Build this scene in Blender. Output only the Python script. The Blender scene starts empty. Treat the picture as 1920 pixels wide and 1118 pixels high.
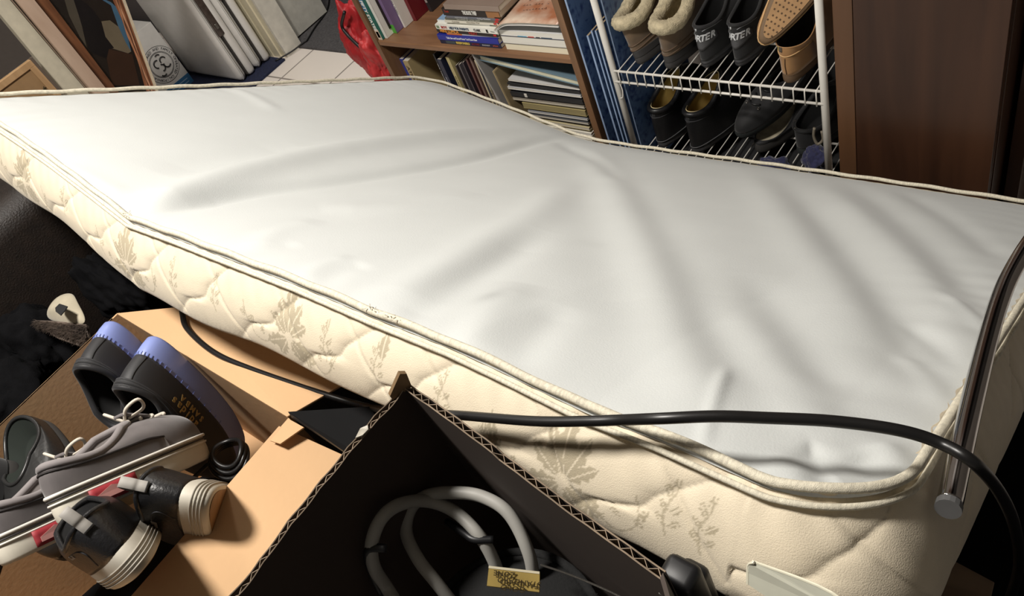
import bpy, bmesh, math, random
import numpy as np
from mathutils import Vector, Matrix, noise as mnoise
C = bpy.context.scene.collection
PI = math.pi
# ------------------------------------------------------------------ camera
CAMH = 1.5
FPX = 1450.0
CX, CY = 960.0, 559.0
def _n(v): return v / np.linalg.norm(v)
_d = _n(np.array([690.0, 1341.0, FPX]))
_l = np.array([-1827.0, -628.0, FPX]); _l = _n(_l - _d * (_l @ _d))
_X = -_l; _Z = -_d; _Y = np.cross(_Z, _X)
RW = np.array([_X, _Y, _Z])                       # rows: world axes in camera axes (right, down, forward)
cam = bpy.data.cameras.new('camera')
cam.sensor_width = 36.0
cam.lens = FPX / 1920.0 * 36.0
cam.clip_start = 0.02
co = bpy.data.objects.new('camera', cam); C.objects.link(co)
_M = RW @ np.diag([1, -1, -1])
_mm = Matrix([list(r) for r in _M]).to_4x4()
_mm.translation = (0, 0, CAMH)
co.matrix_world = _mm
bpy.context.scene.camera = co
# ------------------------------------------------------------------ light and exposure
w = bpy.data.worlds.new('world'); bpy.context.scene.world = w
w.use_nodes = True
w.node_tree.nodes['Background'].inputs[0].default_value = (1.0, 0.93, 0.85, 1)
w.node_tree.nodes['Background'].inputs[1].default_value = 0.08
def lamp(name, loc, power, size, col, target=None):
    l = bpy.data.lights.new(name, 'AREA'); l.shape = 'DISK'; l.size = size; l.energy = power; l.color = col
    o = bpy.data.objects.new(name, l); C.objects.link(o); o.location = loc
    if target is not None:
        o.rotation_euler = (Vector(target) - Vector(loc)).to_track_quat('-Z', 'Y').to_euler()
    return o
lamp('ceiling_light', (-1.08, -0.04, 2.70), 53, 0.34, (1.0, 0.95, 0.885))
lamp('fill_light', (-2.55, 1.6, 2.68), 19, 0.4, (1.0, 0.95, 0.88))  # unseen fill lamp, added to brighten the floor and white cases at the back
vs = bpy.context.scene.view_settings
vs.view_transform = 'Standard'; vs.look = 'None'; vs.exposure = 0.35; vs.gamma = 1.0; vs.use_curve_mapping = False

# ------------------------------------------------------------------ helpers
def W(px, py, x=None, y=None, z=None):
    """world point seen at a pixel of the 1920x1118 frame, on the plane x=, y= or z="""
    r = RW @ np.array([px - CX, py - CY, FPX])
    if z is not None: t = (z - CAMH) / r[2]
    elif y is not None: t = y / r[1]
    else: t = x / r[0]
    p = r * t
    return Vector((p[0], p[1], p[2] + CAMH))
def lin(c):
    out = []
    for v in c[:3]:
        v = v / 255.0
        out.append(v / 12.92 if v <= 0.04045 else ((v + 0.055) / 1.055) ** 2.4)
    return out + [1.0]
_mats = {}
def mat(name, col, rough=0.6, metal=0.0, var=0.08, scale=30.0, bump=0.0, bscale=200.0, sheen=0.0, attr=None, emit=None, alpha=None, spec=0.5, stretch=(1, 1, 1)):
    if name in _mats: return _mats[name]
    m = bpy.data.materials.new(name); m.use_nodes = True
    nt = m.node_tree; b = nt.nodes['Principled BSDF']
    b.inputs['Roughness'].default_value = rough
    b.inputs['Metallic'].default_value = metal
    b.inputs['Specular IOR Level'].default_value = spec
    if sheen: b.inputs['Sheen Weight'].default_value = sheen
    c = lin(col)
    tc = nt.nodes.new('ShaderNodeTexCoord')
    mp = nt.nodes.new('ShaderNodeMapping'); mp.inputs['Scale'].default_value = stretch
    nt.links.new(tc.outputs['Object'], mp.inputs[0])
    n = nt.nodes.new('ShaderNodeTexNoise'); n.inputs['Scale'].default_value = scale; n.inputs['Detail'].default_value = 4
    nt.links.new(mp.outputs[0], n.inputs['Vector'])
    mx = nt.nodes.new('ShaderNodeMix'); mx.data_type = 'RGBA'; mx.blend_type = 'MULTIPLY'
    mx.inputs[0].default_value = 1.0
    rp = nt.nodes.new('ShaderNodeMapRange')
    rp.inputs['From Min'].default_value = 0.3; rp.inputs['From Max'].default_value = 0.7
    rp.inputs['To Min'].default_value = 1 - var * 2; rp.inputs['To Max'].default_value = 1.0
    nt.links.new(n.outputs['Fac'], rp.inputs[0])
    if attr:
        a = nt.nodes.new('ShaderNodeAttribute'); a.attribute_name = attr
        nt.links.new(a.outputs['Color'], mx.inputs[6])
    else:
        mx.inputs[6].default_value = c
    nt.links.new(rp.outputs[0], mx.inputs[7])
    nt.links.new(mx.outputs[2], b.inputs['Base Color'])
    if bump:
        n2 = nt.nodes.new('ShaderNodeTexNoise'); n2.inputs['Scale'].default_value = bscale; n2.inputs['Detail'].default_value = 3
        nt.links.new(mp.outputs[0], n2.inputs['Vector'])
        bp = nt.nodes.new('ShaderNodeBump'); bp.inputs['Strength'].default_value = min(1, bump); bp.inputs['Distance'].default_value = 0.002
        nt.links.new(n2.outputs['Fac'], bp.inputs['Height'])
        nt.links.new(bp.outputs[0], b.inputs['Normal'])
    if alpha is not None: b.inputs['Alpha'].default_value = alpha
    _mats[name] = m
    return m
def wood(name, dark, light, scale=3.0, rough=0.4, axis=(1, 1, 12)):
    if name in _mats: return _mats[name]
    m = bpy.data.materials.new(name); m.use_nodes = True
    nt = m.node_tree; b = nt.nodes['Principled BSDF']; b.inputs['Roughness'].default_value = rough
    tc = nt.nodes.new('ShaderNodeTexCoord'); mp = nt.nodes.new('ShaderNodeMapping'); mp.inputs['Scale'].default_value = axis
    n = nt.nodes.new('ShaderNodeTexNoise'); n.inputs['Scale'].default_value = scale; n.inputs['Detail'].default_value = 6; n.inputs['Distortion'].default_value = 0.6
    cr = nt.nodes.new('ShaderNodeValToRGB')
    cr.color_ramp.elements[0].position = 0.35; cr.color_ramp.elements[0].color = lin(dark)
    cr.color_ramp.elements[1].position = 0.65; cr.color_ramp.elements[1].color = lin(light)
    nt.links.new(tc.outputs['Object'], mp.inputs[0]); nt.links.new(mp.outputs[0], n.inputs['Vector'])
    nt.links.new(n.outputs['Fac'], cr.inputs[0]); nt.links.new(cr.outputs[0], b.inputs['Base Color'])
    _mats[name] = m
    return m

class MB:
    def __init__(s): s.v = []; s.f = []; s.mi = []
    def add(s, vs, fs, mi=0):
        o = len(s.v); s.v += [tuple(v) for v in vs]
        s.f += [tuple(i + o for i in f) for f in fs]; s.mi += [mi] * len(fs)
        return s
    def hexa(s, p, mi=0):   # 4 bottom + 4 top, same winding
        return s.add(p, [(3, 2, 1, 0), (4, 5, 6, 7), (0, 1, 5, 4), (1, 2, 6, 5), (2, 3, 7, 6), (3, 0, 4, 7)], mi)
    def box(s, a, b, mi=0):
        x0, y0, z0 = a; x1, y1, z1 = b
        x0, x1 = min(x0, x1), max(x0, x1); y0, y1 = min(y0, y1), max(y0, y1); z0, z1 = min(z0, z1), max(z0, z1)
        return s.hexa([(x0, y0, z0), (x1, y0, z0), (x1, y1, z0), (x0, y1, z0), (x0, y0, z1), (x1, y0, z1), (x1, y1, z1), (x0, y1, z1)], mi)
    def rbox(s, a, b, r, mi=0):    # box with bevelled edges
        bm = bmesh.new(); bmesh.ops.create_cube(bm, size=1.0)
        sz = [b[i] - a[i] for i in range(3)]; c = [(b[i] + a[i]) / 2 for i in range(3)]
        for v in bm.verts: v.co = Vector([v.co[i] * sz[i] + c[i] for i in range(3)])
        bmesh.ops.bevel(bm, geom=bm.edges[:], offset=r, segments=3, profile=0.5, affect='EDGES')
        bm.verts.index_update()
        s.add([v.co[:] for v in bm.verts], [[v.index for v in f.verts] for f in bm.faces], mi); bm.free()
        return s
    def quadprism(s, q, d, mi=0):  # four points in order, offset vector d
        q = [Vector(p) for p in q]; d = Vector(d)
        return s.hexa([*q, *[p + d for p in q]], mi)
    def tube(s, pts, r, n=8, mi=0, closed=False, cap=True):
        pts = [Vector(p) for p in pts]
        rr = r if isinstance(r, (list, tuple)) else [r] * len(pts)
        vs = []; N = len(pts)
        t0 = (pts[1] - pts[0]).normalized()
        ref = Vector((0, 0, 1)) if abs(t0.z) < 0.9 else Vector((1, 0, 0))
        u = t0.cross(ref).normalized()
        for i, p in enumerate(pts):
            if closed: t = (pts[(i + 1) % N] - pts[i - 1])
            else: t = pts[min(i + 1, N - 1)] - pts[max(i - 1, 0)]
            if t.length < 1e-9: t = t0
            t = t.normalized(); u = (u - t * u.dot(t)); u = u.normalized() if u.length > 1e-6 else t.orthogonal().normalized()
            b = t.cross(u)
            for k in range(n):
                a = 2 * PI * k / n
                vs.append(p + (u * math.cos(a) + b * math.sin(a)) * rr[i])
        fs = []
        M_ = N if closed else N - 1
        for i in range(M_):
            j = (i + 1) % N
            for k in range(n):
                k2 = (k + 1) % n
                fs.append((i * n + k, i * n + k2, j * n + k2, j * n + k))
        if not closed and cap:
            fs.append(tuple(range(n - 1, -1, -1))); fs.append(tuple((N - 1) * n + k for k in range(n)))
        return s.add(vs, fs, mi)
    def grid(s, fn, nu, nv, mi=0, closeu=False):
        vs = [fn(i / (nu if closeu else nu - 1), j / (nv - 1)) for i in range(nu) for j in range(nv)]
        fs = []
        for i in range(nu if closeu else nu - 1):
            i2 = (i + 1) % nu
            for j in range(nv - 1): fs.append((i * nv + j, i2 * nv + j, i2 * nv + j + 1, i * nv + j + 1))
        return s.add(vs, fs, mi)
    def build(s, name, mats, parent=None, smooth=False, label=None, M=None, sub=0, bevel=0, solid=0):
        me = bpy.data.meshes.new(name); me.from_pydata(s.v, [], s.f)
        ms = mats if isinstance(mats, (list, tuple)) else [mats]
        for m in ms: me.materials.append(m)
        for p, i in zip(me.polygons, s.mi): p.material_index = i; p.use_smooth = smooth
        me.validate(); me.update()
        bm = bmesh.new(); bm.from_mesh(me); bmesh.ops.recalc_face_normals(bm, faces=bm.faces[:]); bm.to_mesh(me); bm.free()
        o = bpy.data.objects.new(name, me); C.objects.link(o)
        if parent is not None: o.parent = parent
        if M is not None: o.matrix_local = M
        if label: o['label'] = label
        if bevel:
            md = o.modifiers.new('bevel', 'BEVEL'); md.width = bevel; md.segments = 2; md.limit_method = 'ANGLE'
        if solid:
            md = o.modifiers.new('solid', 'SOLIDIFY'); md.thickness = solid; md.offset = 0
        if sub:
            md = o.modifiers.new('sub', 'SUBSURF'); md.levels = sub; md.render_levels = sub
        return o
def thing(name, label, cat, loc=(0, 0, 0), M=None, group=None):
    o = bpy.data.objects.new(name, None); C.objects.link(o); o.empty_display_size = 0.05
    if M is not None: o.matrix_world = M
    else: o.location = loc
    o['label'] = label; o['category'] = cat
    if group: o['group'] = group
    return o
def tag(o, label, cat, group=None):
    o['label'] = label; o['category'] = cat
    if group: o['group'] = group
    return o
def struct(o): o['kind'] = 'structure'; return o
def frame(loc, f, u):
    """matrix with local x along f and local z near u"""
    f = Vector(f).normalized(); u = Vector(u); u = (u - f * u.dot(f)).normalized(); s = u.cross(f)
    m = Matrix((( f.x, s.x, u.x, loc[0]), (f.y, s.y, u.y, loc[1]), (f.z, s.z, u.z, loc[2]), (0, 0, 0, 1)))
    return m
def spline(pts, n=8):
    pts = [Vector(p) for p in pts]; out = []
    P = [pts[0] * 2 - pts[1]] + pts + [pts[-1] * 2 - pts[-2]]
    for i in range(1, len(P) - 2):
        for k in range(n):
            t = k / n
            out.append(0.5 * ((2 * P[i]) + (P[i + 1] - P[i - 1]) * t + (2 * P[i - 1] - 5 * P[i] + 4 * P[i + 1] - P[i + 2]) * t * t + (3 * P[i] - P[i - 1] - 3 * P[i + 1] + P[i + 2]) * t ** 3))
    out.append(pts[-1]); return out
def text(txt, size, m, parent, name='lettering', M=None, fit=None, depth=0.0002, bold=0.0, shear=0.0, label=None):
    cu = bpy.data.curves.new('t', 'FONT'); cu.body = txt; cu.size = size; cu.extrude = depth; cu.offset = bold; cu.shear = shear
    cu.align_x = 'CENTER'; cu.align_y = 'CENTER'; cu.resolution_u = 2
    to = bpy.data.objects.new('t', cu); C.objects.link(to)
    dg = bpy.context.evaluated_depsgraph_get(); dg.update()
    me = bpy.data.meshes.new_from_object(to.evaluated_get(dg))
    bpy.data.objects.remove(to)
    me.materials.clear(); me.materials.append(m)
    if fit and len(me.vertices):
        xs = [v.co.x for v in me.vertices]; k = fit / max(1e-6, max(xs) - min(xs))
        for v in me.vertices: v.co.x *= k
    o = bpy.data.objects.new(name, me); C.objects.link(o)
    o.parent = parent
    if M is not None: o.matrix_local = M
    if label: o['label'] = label
    return o
rnd = random.Random(7)
# ------------------------------------------------------------------ setting
def tile_mat():
    m = bpy.data.materials.new('floor_tile'); m.use_nodes = True
    nt = m.node_tree; b = nt.nodes['Principled BSDF']; b.inputs['Roughness'].default_value = 0.35
    tc = nt.nodes.new('ShaderNodeTexCoord'); mp = nt.nodes.new('ShaderNodeMapping')
    mp.inputs['Location'].default_value = (3.272, 0.19, 0)
    br = nt.nodes.new('ShaderNodeTexBrick'); br.offset = 0.0; br.inputs['Scale'].default_value = 1.0
    br.inputs['Brick Width'].default_value = 0.355; br.inputs['Row Height'].default_value = 0.355
    br.inputs['Mortar Size'].default_value = 0.005; br.inputs['Mortar Smooth'].default_value = 0.1
    br.inputs['Color1'].default_value = lin((244, 236, 226)); br.inputs['Color2'].default_value = lin((240, 231, 223)); br.inputs['Mortar'].default_value = lin((150, 142, 136))
    nt.links.new(tc.outputs['Object'], mp.inputs[0]); nt.links.new(mp.outputs[0], br.inputs['Vector'])
    nt.links.new(br.outputs['Color'], b.inputs['Base Color'])
    return m
YC = 1.81
struct(MB().box((-6, -2, -0.05), (2, YC, 0)).build('floor', tile_mat()))
carp = MB().box((-6, YC, -0.05), (2, 4.5, 0.012))
struct(carp.build('floor_carpet', mat('carpet', (92, 90, 92), 0.95, var=0.25, scale=120, bump=1, bscale=400)))
wallm = mat('wall_paint', (126, 118, 112), 0.8, var=0.03)
struct(MB().box((-2.62, 1.84, 0), (2, 1.94, 2.75)).build('wall_back', wallm))
struct(MB().box((-6, 1.90, 0), (-3.56, 2.0, 2.75)).build('wall_side', mat('wall_grey', (112, 106, 106), 0.8, var=0.03)))
struct(MB().box((-6.1, -2, 0), (-6, 4.5, 2.75)).build('wall_left', wallm))
struct(MB().box((-6, 4.5, 0), (2, 4.6, 2.75)).build('wall_far', wallm))
struct(MB().box((-6.1, -2, 2.75), (2, 4.6, 2.8)).build('ceiling', mat('ceiling_paint', (215, 210, 200), 0.9)))

# ------------------------------------------------------------------ mattress
NW = np.array([-0.05587575, -0.56193188, -0.82529417])   # into the mattress
UL = np.array([-0.99826062, 0.01587348, 0.05677823])     # along its length, to the left
UW = np.cross(UL, -NW); UW = UW if UW[1] > 0 else -UW
N0 = np.array([-0.0812, 0.2300, -0.5146 + CAMH])
ML, MW_, MT = 1.698, 1.25, 0.108
nearp = np.array([[-.2, 0], [0, 0], [.0417, .010], [.0945, .0125], [.1349, .0185], [.1859, .0180], [.2244, .0185], [.2903, .0255], [.3638, .0305], [.4669, .0430], [.5201, .0490], [.5937, .0599], [.6541, .0454], [.7372, .027], [.7952, .0166], [.859, .0072], [1, 0], [1.2, 0]])
farp = np.array([[-.2, 0], [0, 0], [.0436, .005], [.1656, .0183], [.2542, .0292], [.3686, .043], [.491, .0598], [.5825, .0715], [.625, .0745], [.6578, .0730], [.7178, .060], [.7868, .0433], [.8597, .0287], [.9238, .016], [1, 0.004], [1.2, 0]])
def sag(u, v):
    v = np.clip(v, 0, 1)
    return (1 - v) * np.interp(u, nearp[:, 0], nearp[:, 1]) + v * np.interp(u, farp[:, 0], farp[:, 1])
def mpt(u, v, d=0.0):
    """point on the mattress top, u along its length, v across, d metres above the cloth"""
    u = np.asarray(u, float); v = np.asarray(v, float)
    return N0 + np.multiply.outer(u * ML, UL) + np.multiply.outer(v * MW_, UW) + np.multiply.outer(sag(u, v) - d, NW)
def muv(px, py, d=0.0):
    """(u, v) of the mattress top seen at a pixel"""
    r = RW @ np.array([px - CX, py - CY, FPX]); o = np.array([0, 0, CAMH]); s = 0.0
    for _ in range(40):
        p0 = N0 + NW * (s - d)
        t = ((p0 - o) @ NW) / (r @ NW)
        q = o + r * t - p0
        u = q @ UL / ML; v = q @ UW / MW_
        s = s * 0.5 + 0.5 * sag(u, v)
    return float(u), float(v)
# wrinkles: (pixels along the crease, height in metres, half width in metres)
WR = [
 ([(250, 398), (330, 372), (470, 328), (620, 292), (800, 264), (980, 246)], 0.012, 0.024),
 ([(262, 412), (394, 384), (520, 360), (680, 338), (880, 303), (1000, 270), (1070, 256)], -0.008, 0.016),
 ([(1040, 262), (1120, 310), (1160, 350)], -0.004, 0.016),
 ([(1100, 275), (1150, 350), (1200, 450), (1250, 580), (1300, 720), (1335, 800)], 0.008, 0.028),
 ([(1150, 300), (1200, 390), (1270, 520), (1340, 640), (1400, 750)], -0.004, 0.030),
 ([(1060, 300), (1100, 400), (1150, 520), (1200, 640)], -0.003, 0.035),
 ([(1470, 345), (1560, 440), (1640, 540), (1720, 660), (1760, 740)], -0.006, 0.024),
 ([(1400, 320), (1480, 430), (1560, 540), (1640, 660)], 0.005, 0.028),
 ([(1590, 345), (1680, 410), (1780, 500), (1850, 580)], -0.005, 0.022),
 ([(1540, 350), (1640, 440), (1740, 540), (1820, 640)], 0.005, 0.022),
 ([(1690, 360), (1790, 420), (1900, 500)], -0.004, 0.018),
 ([(1350, 560), (1420, 660), (1500, 760), (1560, 850)], 0.004, 0.022),
 ([(1410, 520), (1500, 640), (1590, 760)], -0.004, 0.022),
 ([(700, 585), (790, 540), (900, 470), (1000, 410), (1080, 340)], 0.006, 0.026),
 ([(720, 598), (820, 560), (930, 500), (1020, 440)], -0.005, 0.020),
 ([(560, 520), (600, 500), (660, 485)], 0.0016, 0.010),
 ([(590, 540), (640, 510), (690, 500)], -0.0018, 0.012),
 ([(470, 470), (520, 440), (600, 420)], 0.0025, 0.016),
 ([(440, 480), (500, 470), (560, 460)], -0.0016, 0.012),
 ([(860, 660), (910, 600), (980, 540)], 0.004, 0.018),
 ([(960, 700), (1000, 640), (1060, 580)], -0.003, 0.016),
 ([(1440, 850), (1500, 900), (1520, 925)], 0.005, 0.014),
 ([(1520, 840), (1545, 890), (1535, 930)], -0.006, 0.013),
 ([(1600, 850), (1650, 880), (1680, 920)], -0.005, 0.012),
 ([(1640, 830), (1690, 860), (1715, 890)], 0.006, 0.012),
 ([(1362, 700), (1335, 770), (1312, 850)], 0.0022, 0.004),
 ([(1700, 600), (1760, 640), (1810, 690)], -0.003, 0.010),
 ([(1690, 660), (1740, 700), (1775, 760)], 0.003, 0.010),
 ([(1760, 560), (1830, 600), (1850, 620)], 0.003, 0.009),
 ([(80, 300), (160, 330), (230, 370)], 0.003, 0.014),
 ([(300, 330), (420, 300), (560, 280)], -0.003, 0.030),
 ([(430, 165), (480, 190), (520, 215)], 0.003, 0.014),
 ([(600, 400), (760, 395), (900, 370)], 0.003, 0.03),
]
wr_uv = []
for pts, a, sg in WR:
    q = [muv(*p) for p in pts]
    sp = spline([(p[0] * ML, p[1] * MW_, 0) for p in q], 10)
    wr_uv.append((np.array([(p.x, p.y) for p in sp]), a, sg))
def wrinkle(X, Y):
    H = np.zeros_like(X)
    for P, a, sg in wr_uv:
        best = np.full(X.shape, 1e9); tt = np.zeros_like(X)
        n = len(P)
        for i in range(n - 1):
            A = P[i]; B = P[i + 1]; dx, dy = B - A; L2 = dx * dx + dy * dy + 1e-12
            t = np.clip(((X - A[0]) * dx + (Y - A[1]) * dy) / L2, 0, 1)
            d2 = (X - A[0] - t * dx) ** 2 + (Y - A[1] - t * dy) ** 2
            m_ = d2 < best; best = np.where(m_, d2, best); tt = np.where(m_, (i + t) / (n - 1), tt)
        H += 1.35 * a * np.exp(-best / (2 * sg * sg)) * np.clip(np.sin(np.clip(tt, 0.0, 1.0) * PI) * 1.6 + 0.12, 0, 1)
    return H
RC = 0.085     # corner radius
def rounded(X, Y, Lx=ML, Ly=MW_, r=RC):
    cx = np.clip(X, r, Lx - r); cy = np.clip(Y, r, Ly - r)
    a = X - cx; b = Y - cy
    mx = np.maximum(np.abs(a), np.abs(b)); ln = np.sqrt(a * a + b * b) + 1e-12
    k = np.where((np.abs(a) > 1e-9) & (np.abs(b) > 1e-9), mx / ln, 1.0)
    return cx + a * k, cy + b * k
def mesh_np(name, V, nu, nv, material, parent=None, cols=None, closeu=False):
    iu = np.arange(nu if closeu else nu - 1); jv = np.arange(nv - 1)
    I, J = np.meshgrid(iu, jv, indexing='ij'); I2 = (I + 1) % nu
    F = np.stack([I * nv + J, I2 * nv + J, I2 * nv + J + 1, I * nv + J + 1], -1).reshape(-1, 4)
    me = bpy.data.meshes.new(name)
    me.vertices.add(len(V)); me.vertices.foreach_set('co', V.astype(np.float32).ravel())
    me.loops.add(F.size); me.loops.foreach_set('vertex_index', F.ravel().astype(np.int32))
    me.polygons.add(len(F)); me.polygons.foreach_set('loop_start', np.arange(0, F.size, 4, dtype=np.int32))
    me.update(calc_edges=True)
    me.polygons.foreach_set('use_smooth', np.ones(len(F), bool))
    me.materials.append(material)
    if cols is not None:
        ca = me.color_attributes.new('col', 'FLOAT_COLOR', 'POINT'); ca.data.foreach_set('color', cols.astype(np.float32).ravel())
    me.validate()
    o = bpy.data.objects.new(name, me); C.objects.link(o)
    if parent: o.parent = parent
    return o
mroot = thing('mattress', 'bare double mattress, grey underside up, cream floral quilted sides, folded across its middle', 'mattress')
nu, nv = 420, 300
X, Y = np.meshgrid(np.linspace(0, ML, nu), np.linspace(0, MW_, nv), indexing='ij')
H = wrinkle(X, Y)
Xr, Yr = rounded(X, Y)
ed = np.minimum(np.minimum(X, ML - X), np.minimum(Y, MW_ - Y))
puck = 0.0014 * np.sin(X * 95 + 3 * np.sin(X * 13)) * np.exp(-np.minimum(Y, MW_ - Y) / 0.045) + 0.0014 * np.sin(Y * 105 + 3 * np.sin(Y * 11)) * np.exp(-np.minimum(X, ML - X) / 0.05)
crown = 0.012 * (1 - np.exp(-ed / 0.06)) - 0.006
fade = 1 - np.exp(-ed / 0.02)
Hh = H * fade + crown + puck * fade
V = mpt(Xr / ML, Yr / MW_, Hh)
base = np.array(lin((198, 201, 199)))
cols = np.tile(base, (V.size // 3, 1))
def spot(px, py, rx, ry, k):
    u, v = muv(px, py); g = np.exp(-(((X - u * ML) / rx) ** 2 + ((Y - v * MW_) / ry) ** 2)).ravel()
    cols[:, :3] *= (1 - k * g)[:, None]
spot(920, 567, 0.012, 0.02, 0.2); spot(928, 560, 0.03, 0.04, 0.06); spot(1110, 462, 0.03, 0.02, 0.05); spot(1690, 900, 0.05, 0.05, 0.12); spot(1560, 930, 0.03, 0.03, 0.08)
top_m = mat('mattress_cloth', (198, 201, 199), 0.75, attr='col', var=0.02, scale=9, bump=0.12, bscale=500, sheen=0.15)
mesh_np('top_panel', V.reshape(-1, 3), nu, nv, top_m, mroot, cols)['label'] = 'plain grey wrinkled cloth'
# perimeter path, starting on the near side at the right and running left
def perim(n_near=1000, n_oth=260, n_right=460):
    pts = []
    r = RC
    def seg(a, b, n): 
        for k in range(n): pts.append((a[0] + (b[0] - a[0]) * k / n, a[1] + (b[1] - a[1]) * k / n))
    def arc(cx, cy, a0, a1, n):
        for k in range(n):
            a = a0 + (a1 - a0) * k / n; pts.append((cx + r * math.cos(a), cy + r * math.sin(a)))
    seg((r, 0), (ML - r, 0), n_near)
    arc(ML - r, r, -PI / 2, 0, 30)
    seg((ML, r), (ML, MW_ - r), n_oth); arc(ML - r, MW_ - r, 0, PI / 2, 30)
    seg((ML - r, MW_), (r, MW_), n_oth); arc(r, MW_ - r, PI / 2, PI, 30)
    seg((0, MW_ - r), (0, r), n_right); arc(r, r, PI, PI * 1.5, 70)
    return np.array(pts)
PP = perim(); nP = len(PP)
nxt = np.roll(PP, -1, 0); prv = np.roll(PP, 1, 0)
tang = nxt - prv; tang /= np.linalg.norm(tang, axis=1)[:, None]
outn = np.stack([tang[:, 1], -tang[:, 0]], 1)
S = np.concatenate([[0], np.cumsum(np.linalg.norm(np.diff(PP, axis=0), axis=1))])
S = S + RC                      # S is about u*ML on the near side
per = S[-1] + 0.002
# around the near right corner, S continues from negative values
Ssig = np.where(S > per - 1.4, S - per, S)
nw_ = 64
wv = np.linspace(0, 1, nw_)
SS, WV = np.meshgrid(Ssig, wv, indexing='ij')
# quilting seams: each rises in a scallop from the lower edge to the upper edge, leaning left to right
seam_top = [muv(*p)[0] * ML for p in ((1362, 898), (1105, 772), (886, 660), (719, 598), (569, 540), (432, 484), (315, 440), (224, 400), (148, 345), (63, 280))]
seams = sorted(seam_top)
seams = [seams[0] - 0.21 * k for k in range(4, 0, -1)] + seams + [seams[-1] + 0.17, seams[-1] + 0.34]
seams = np.array(seams)
def seam_off(wq):
    # leftward shift (m) of the seam as we go down (w: 0 top, 1 bottom), with a cusp
    return np.interp(wq, [0, 0.42, 0.55, 0.62, 0.66, 0.74, 1.0], [0, 0.055, 0.064, 0.082, 0.105, 0.118, 0.150])
So = SS - seam_off(WV)
idx = np.clip(np.searchsorted(seams, So) - 1, 0, len(seams) - 2)
lo = seams[idx]; hi = seams[idx + 1]
dist = np.minimum(So - lo, hi - So) * 0.62
dist = np.where(dist < 0, 0.03, dist)
puff = 0.0040 * (1 - np.exp(-dist / 0.007))
# cross stitches (fine dotted lines) run the other way
So2 = SS + 0.10 * WV - 0.07
idx2 = np.clip(np.searchsorted(seams, So2) - 1, 0, len(seams) - 2)
d2 = np.abs(So2 - seams[idx2]); d2 = np.minimum(d2, np.abs(seams[idx2 + 1] - So2))
stitch = np.exp(-(d2 / 0.0014) ** 2)
puff -= 0.0022 * np.exp(-(d2 / 0.004) ** 2)
bulge = 0.012 * np.sin(np.clip(WV, 0, 1) * PI) ** 0.7
rsk = 0.0012 * np.sin(SS * 210 + 8 * WV) * np.exp(-WV / 0.25) 
flare = 0.045 * np.clip(-outn[:, 0], 0, 1)[:, None] ** 1.5 * WV
outoff = flare + bulge + puff * np.sin(np.clip(WV * 1.02, 0, 1) * PI) ** 0.4 + rsk - 0.006
wav = 0.004 * np.sin(SS * 9) + 0.003 * np.sin(SS * 23 + 1)
PX = PP[:, 0][:, None] + outn[:, 0][:, None] * outoff
PY = PP[:, 1][:, None] + outn[:, 1][:, None] * outoff
Vs = mpt(PX / ML, PY / MW_, -(WV * (MT + wav)) - 0.004)
# damask flowers woven in a darker thread
mask = np.zeros_like(SS)
def leaf(s0, w0, ang, a, b):
    global mask
    x = SS - s0; y = (w0 - WV) * MT
    c, s_ = math.cos(ang), math.sin(ang)
    xx = x * c + y * s_; yy = -x * s_ + y * c
    t = xx / a
    inside = (t > 0) & (t < 1) & (np.abs(yy) < b * np.sin(np.clip(t, 0, 1) * PI) ** 0.8 * (0.85 + 0.22 * np.sin(t * 26)))
    vein = np.abs(yy) < 0.0007
    mask = np.where(inside & ~vein, 1.0, mask)
def stem(pts, wd=0.0009):
    global mask
    P = spline([(p[0], p[1], 0) for p in pts], 8)
    y = (1 - WV) * MT
    for i in range(len(P) - 1):
        A, B = P[i], P[i + 1]
        sel = (SS > min(A.x, B.x) - 0.004) & (SS < max(A.x, B.x) + 0.004)
        dx, dy = B.x - A.x, B.y - A.y; L2 = dx * dx + dy * dy + 1e-12
        t = np.clip(((SS - A.x) * dx + (y - A.y) * dy) / L2, 0, 1)
        d = np.hypot(SS - A.x - t * dx, y - A.y - t * dy)
        mask = np.where(sel & (d < wd), 0.8, mask)
def flower(s0, w0, k=1.25):
    # s increases to the LEFT in the photo
    y0 = (1 - w0) * MT
    for a_, l_, b_ in ((1.55, .046, .0085), (1.15, .036, .007), (2.0, .038, .007), (2.5, .03, .006), (0.6, .030, .0065), (3.6, .03, .008), (4.2, .024, .007), (-0.4, .036, .008), (-0.9, .028, .007)):
        leaf(s0 + math.cos(a_) * .006, w0 - math.sin(a_) * .05, a_, l_ * k, b_ * k)
    for j in range(6):
        a_ = j * PI / 3 + .3
        leaf(s0 - .020 * k, w0 + .16, a_, .013 * k, .005 * k)
    stem([(s0 - .03, y0 - .012), (s0 - .055, y0 - .028), (s0 - .075, y0 - .01), (s0 - .07, y0 + .016)])
    for q, a_ in ((.045, -2.4), (.060, -1.2), (.070, 2.0), (.072, 1.1), (.078, .4)):
        leaf(s0 - q, w0 + .12 - (q - .05) * 3, a_ + PI / 2, .013, .003)
    stem([(s0 + .03, y0 - .005), (s0 + .05, y0 - .022), (s0 + .072, y0 - .02), (s0 + .085, y0 + .006), (s0 + .09, y0 + .024)])
    for q, a_ in ((.05, 1.2), (.06, 2.3), (.075, 1.9), (.084, 2.6), (.088, .9), (.09, 1.6)):
        leaf(s0 + q, w0 + .10 - (q - .06) * 4, a_, .015, .003)
def sprig(s0, w0):
    y0 = (1 - w0) * MT
    stem([(s0, y0 - .02), (s0 + .004, y0), (s0 - .002, y0 + .02)])
    for q, a_ in ((-.012, .7), (-.012, 2.4), (0, .8), (0, 2.3), (.012, 1.0), (.018, 1.7)):
        leaf(s0, w0 - q / MT, a_, .016, .003)
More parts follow.
